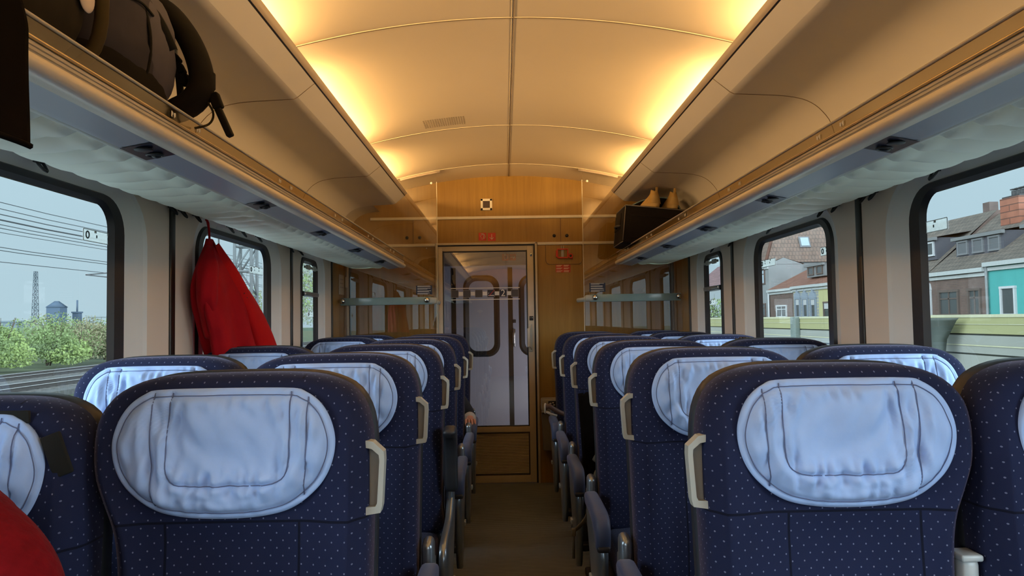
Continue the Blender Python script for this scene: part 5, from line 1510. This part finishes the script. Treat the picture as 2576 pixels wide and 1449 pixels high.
def win(t, yc, z0, z1, w, frame='frame white', pane='pane dark', arch=False, shutter=None, x=0., mid=True):
    m = MB(); z0 -= GZ; z1 -= GZ; zc = (z0 + z1) / 2; h = z1 - z0; fw = .12
    for dy, dz, a, b in ((-w / 2, 0, fw, h + fw), (w / 2, 0, fw, h + fw), (0, h / 2, w + fw + .03, fw), (0, -h / 2, w + fw + .03, fw)): m.box((x - .05, yc + dy, zc + dz), (.12 if dy else .14, a, b))
    if mid:
        m.box((x - .03, yc, zc), (.08, .07, h)); m.box((x - .03, yc, zc + h * .18), (.08, w, .07))
    if arch:
        m.prism([(yc - w * .75, z1 + .05), (yc + w * .75, z1 + .05), (yc + w * .6, z1 + .42), (yc + w * .25, z1 + .52), (yc, z1 + .85), (yc - w * .25, z1 + .52), (yc - w * .6, z1 + .42)], 'x', x - .14, x)
        for sd in (-1, 1): m.box((x - .06, yc + sd * w * .62, zc), (.1, .16, h + .2))
    f = m.build('window', frame, t)
    m = MB(); m.box((x - .015, yc, zc), (.03, w, h)); m.build('pane', pane, f)
    if shutter:
        m = MB(); m.box((x - .04, yc, z1 - h * shutter / 2), (.05, w, h * shutter)); m.build('blind', 'blind pale', f)
    return f
def dormer(t, yc, w, z0, z1, x, d, mat, roofm, n=3, frame='frame white', pane='pane dark', wmat=None):
    z0 -= GZ; z1 -= GZ
    m = MB(); m.box((x + d / 2, yc, (z0 + z1) / 2), (d, w, z1 - z0)); g = m.build('dormer', mat, t, uv=True)
    m = MB(); m.add([(x - .2, yc - w / 2 - .15, z1), (x - .2, yc + w / 2 + .15, z1), (x + d + 1.6, yc + w / 2 + .15, z1 + .75), (x + d + 1.6, yc - w / 2 - .15, z1 + .75)], [(0, 1, 2, 3)], 0, False)
    m.box((x - .12, yc, z1 - .08), (.2, w + .3, .18), 0, 1); roofuv(m.build('dormer_roof', [roofm, 'cornice grey'], g))
    m = MB()
    for i in range(n):
        c = yc - w / 2 + w * (i + .5) / n; ww = w / n * .62; h = (z1 - z0) * .58; zc = (z0 + z1) / 2
        for dy, dz, a, b in ((-ww / 2, 0, .1, h + .1), (ww / 2, 0, .1, h + .1), (0, h / 2, ww + .13, .1), (0, -h / 2, ww + .13, .1)): m.box((x - .04, c + dy, zc + dz), (.1 if dy else .12, a, b), 0, 0)
        m.box((x - .02, c, zc), (.04, ww, h), 0, 1)
    m.build('dormer_window', [frame, pane], g); return g
def Z(px, y, X=HX): return ppx(px, y, X)[1]
def Y_(px, X=HX): return ppx(px, 0, X)[0]

# turquoise house (nearest)
t, ya, yb, L = house('turquoise house with white window surrounds, at the right edge', 2760, 2497, Z(2540, 655), Z(2540, 500), 'plaster turquoise', 'roof grey')
yo = (ya + yb) / 2
win(t, Y_(2549) - yo, Z(2549, 792), Z(2549, 722), 1.0, mid=False); win(t, Y_(2640) - yo, Z(2640, 792), Z(2640, 722), 1.0, mid=False)
dormer(t, Y_(2610) - yo, 3.0, Z(2560, 630), Z(2560, 562), .9, 2.6, 'brick red', 'roof grey', 2)
m = MB(); m.tube([(-.15, L / 2 - .1, 0), (-.15, L / 2 - .1, Z(2540, 655) - GZ)], .07, 8); m.build('drainpipe', 'pipe grey', t)
# brown brick house with shuttered dormer
t, ya, yb, L = house('brown brick house with a grey three shutter dormer', 2496, 2354, Z(2420, 680), Z(2420, 522), 'brick brown', 'roof grey')
yo = (ya + yb) / 2
win(t, Y_(2397) - yo, Z(2397, 792), Z(2397, 732), 1.75, 'frame brown'); win(t, Y_(2463) - yo, Z(2463, 792), Z(2463, 728), .95, 'frame brown')
dormer(t, Y_(2440) - yo, 4.0, Z(2440, 645), Z(2440, 588), .8, 3.0, 'slate', 'roof grey', 3, 'frame grey', 'pane mesh')
# brown house with white ornate windows and white dormer
t, ya, yb, L = house('brown house with ornate white windows and a white dormer', 2354, 2215, Z(2320, 690), Z(2320, 535), 'brick brown', 'roof grey')
yo = (ya + yb) / 2
for p in (2339, 2304, 2272): win(t, Y_(p) - yo, Z(p, 792), Z(p, 732), .75, arch=True)
dormer(t, Y_(2300) - yo, 3.6, Z(2320, 655), Z(2320, 600), .6, 3.0, 'slate', 'roof red', 3)
m = MB(); m.box((-.03, 0, Z(2320, 700) - GZ), (.1, L - .2, .40)); m.build('frieze', 'frame white', t)
# long red roof behind with chimney
X2 = 40.
t, ya, yb, L = house('long red tiled roof with a small chimney behind the brick house', 2600, 2130, Z(2400, 600, X2), Z(2400, 531, X2), 'brick red', 'roof red', X2)
m = MB(); m.box((3.5, Y_(2412, X2) - (ya + yb) / 2, Z(2412, 530, X2) - GZ), (.8, .9, 1.6)); m.build('chimney', 'brick brown', t)
t = thing('chimney_stack', 'tall orange brick chimney stack with pots on the roof at the right edge', 'chimney', (HX + 3.5, Y_(2590, HX + 3.5), Z(2550, 585, HX + 3.5)))
m = MB(); m.box((0, 0, .75), (1.3, 1.5, 2.2)); m.build('stack', 'brick orange', t, uv=True)
m = MB(); m.box((0, 0, 1.9), (1.1, 1.4, .1))
for dy in (-.5, -.17, .17, .5): m.cyl((0, dy, 1.9), (0, dy, 2.3), .12, 10); m.box((0, dy, 2.38), (.26, .26, .06))
m.build('chimney_pot', 'pot dark', t)
# second window group
t, ya, yb, L = house('pale yellow house with dark shuttered windows', 2215, 2064, Z(2085, 712), Z(2100, 640), 'plaster yellow', 'roof red')
yo = (ya + yb) / 2
for p in (2086, 2112, 2150, 2185): win(t, Y_(p) - yo, Z(p, 797), Z(p, 760), 1.1, 'frame brown', shutter=.45, mid=False)
dormer(t, Y_(2115) - yo, 2.6, Z(2100, 690), Z(2100, 655), .8, 2.6, 'brick red', 'roof red', 1)
t, ya, yb, L = house('cream brick house with three ornate grey blue windows', 2064, 2000, Z(2030, 718), Z(2030, 655), 'brick cream', 'roof red')
yo = (ya + yb) / 2
for p in (2012, 2031, 2051): win(t, Y_(p) - yo, Z(p, 797), Z(p, 751), .85, 'frame blue', arch=True, shutter=.35, mid=False)
dormer(t, Y_(2037) - yo, 3.4, Z(2037, 696), Z(2037, 664), .7, 2.6, 'cornice grey', 'roof grey', 2, 'frame brown')
t, ya, yb, L = house('plain brown brick house with one white tilted window', 2000, 1939, Z(1970, 727), Z(1970, 668), 'brick brown', 'roof red')
yo = (ya + yb) / 2
win(t, Y_(1970) - yo, Z(1970, 797), Z(1970, 769), 2.3)
m = MB(); m.tube([(-.15, L / 2 - .2, 0), (-.15, L / 2 - .2, Z(1970, 727) - GZ)], .08, 8); m.build('drainpipe', 'frame white', t)
# large steep hipped roof standing across the row
t = thing('terraced_house', 'big grey house with a steep hipped tiled roof and a skylight', 'house', (34, 81, GZ))
e = 7.0 - GZ; r = 14.3 - GZ
m = MB(); m.box((0, 0, e / 2), (11.6, 6, e)); m.build('wall', 'plaster grey', t)
m = MB(); A = [(-6.1, -3.2, e), (6.1, -3.2, e), (6.1, 3.2, e), (-6.1, 3.2, e), (-3.0, 0, r), (3.0, 0, r)]
m.add(A, [(0, 1, 5, 4), (1, 2, 5), (2, 3, 4, 5), (3, 0, 4)], 0, False); roofuv(m.build('roof', 'roof brown', t))
m = MB(); m.tube([A[0], A[4]], .16, 6); m.build('hip_tiles', 'brick orange', t)
sl = math.atan2(r - e, 3.2)
zs = 1.27 + (794 - 609) * 79.3 / 1850 - GZ; ys_ = -3.2 + (zs - e) / (r - e) * 3.2; xs = (2031 - 1268) / 1850 * (81 + ys_) - 34
m = MB(); m.box((xs, ys_ - .05, zs), (1.15, 1.3, .14), 0, 0, Matrix.Rotation(sl, 3, 'X')); f_ = m.build('skylight', 'frame grey', t)
m = MB(); m.box((xs, ys_ - .12, zs + .03), (.85, 1.0, .10), 0, 0, Matrix.Rotation(sl, 3, 'X')); m.build('pane', 'pane sky', f_)
t, ya, yb, L = house('white and red modern house at the far end of the row', 1939, 1880, Z(1920, 668, 25), Z(1920, 652, 25), 'plaster grey', 'roof brown', HX, 3.2)
yo = (ya + yb) / 2
win(t, Y_(1915) - yo, Z(1915, 715), Z(1915, 680), 3.2, 'brick brown', 'pane sky'); win(t, Y_(1915) - yo, Z(1915, 795), Z(1915, 765), 3.2, 'brick brown', 'pane dark')
t, ya, yb, L = house('house with a pinkish tiled roof in the narrow right window', 1860, 1740, Z(1800, 722, 27), Z(1800, 655, 27), 'plaster pale', 'roof pink', 27.)
t = thing('shrub', 'small twiggy green shrub by the narrow right window house', 'shrub', (20, Y_(1800, 20), GZ)); rnd = random.Random(3); m = MB()
leaf_cloud(m, (0, 0, 2.6), (1.6, 1.6, 1.7), 500, .16, rnd); m.build('foliage', 'leaf mid', t); m = MB()
for i in range(6): m.tube([(0, 0, 0), (rnd.uniform(-1, 1), rnd.uniform(-1, 1), 4.0 + rnd.random())], [.05, .01], 5)
m.build('stems', 'bark', t)

# ------------------------------------------------------------------ light and camera
w = bpy.data.worlds.new('World'); SC.world = w; w.use_nodes = True
nt = w.node_tree; nt.nodes.clear()
out = nt.nodes.new('ShaderNodeOutputWorld'); bg = nt.nodes.new('ShaderNodeBackground'); bg.inputs[1].default_value = SKY
tc = nt.nodes.new('ShaderNodeTexCoord'); sp = nt.nodes.new('ShaderNodeSeparateXYZ'); rp = nt.nodes.new('ShaderNodeValToRGB')
nt.links.new(tc.outputs['Generated'], sp.inputs[0]); nt.links.new(sp.outputs[2], rp.inputs[0])
rp.color_ramp.elements[0].position = 0.; rp.color_ramp.elements[0].color = (.60, .80, .92, 1); rp.color_ramp.elements[1].position = .5; rp.color_ramp.elements[1].color = (.62, .86, 1.0, 1)
nt.links.new(rp.outputs[0], bg.inputs[0]); nt.links.new(bg.outputs[0], out.inputs[0])
def portal(S, y0, y1):
    la = bpy.data.lights.new('window_portal', 'AREA'); la.shape = 'RECTANGLE'; la.size = .84; la.size_y = y1 - y0; la.cycles.is_portal = True
    lo = bpy.data.objects.new('window_portal', la); COL.objects.link(lo); lo.location = (S * 1.335, (y0 + y1) / 2, 1.245)
    z = Vector((S, 0, 0)); y = Vector((0, 1, 0)); x = y.cross(z); lo.rotation_euler = Matrix((x, y, z)).transposed().to_euler()
for S in (-1, 1):
    for a, b in CELLS: portal(S, (a + b) / 2 - .41, (a + b) / 2 + .41)
    portal(S, 4.787 - .15, 4.787 + .15)
def sun(name, d, e, ang, col):
    la = bpy.data.lights.new(name, 'SUN'); la.energy = e; la.angle = radians(ang); la.color = col
    lo = bpy.data.objects.new(name, la); COL.objects.link(lo); lo.rotation_euler = Vector(d).to_track_quat('-Z', 'Y').to_euler()
sun('overcast_fill_left', (1, .75, -.16), SUN_L, 70, (.80, .90, 1.)); sun('overcast_fill_right', (-1, .75, -.16), SUN_R, 70, (.80, .90, 1.))  # added fill suns, lift the cabin daylight without brightening the visible sky

cam = bpy.data.cameras.new('camera'); co = bpy.data.objects.new('camera', cam); COL.objects.link(co); SC.camera = co
cam.sensor_fit = 'HORIZONTAL'; cam.sensor_width = 36.; cam.lens = 36. * 1850 / 2576; cam.clip_start = .05; cam.clip_end = 2000
yaw, pitch, roll = radians(CAM[0]), radians(CAM[1]), radians(.9)
f = Vector((sin(yaw) * cos(pitch), cos(yaw) * cos(pitch), sin(pitch))); r0 = Vector((cos(yaw), -sin(yaw), 0)); u0 = r0.cross(f)
rr = r0 * cos(roll) - u0 * sin(roll); uu = u0 * cos(roll) + r0 * sin(roll)
Mx = Matrix((rr, uu, -f)).transposed().to_4x4(); Mx.translation = Vector((-.055, 0, EYE)); co.matrix_world = Mx
SC.view_settings.view_transform = 'Standard'; SC.view_settings.look = 'None'; SC.view_settings.exposure = EXPO
SC.cycles.max_bounces = 8; SC.cycles.diffuse_bounces = 4; SC.cycles.glossy_bounces = 4; SC.cycles.transparent_max_bounces = 16
SC.cycles.use_denoising = True; SC.cycles.adaptive_threshold = .025; SC.cycles.sample_clamp_indirect = 6; SC.cycles.caustics_reflective = False; SC.cycles.caustics_refractive = False
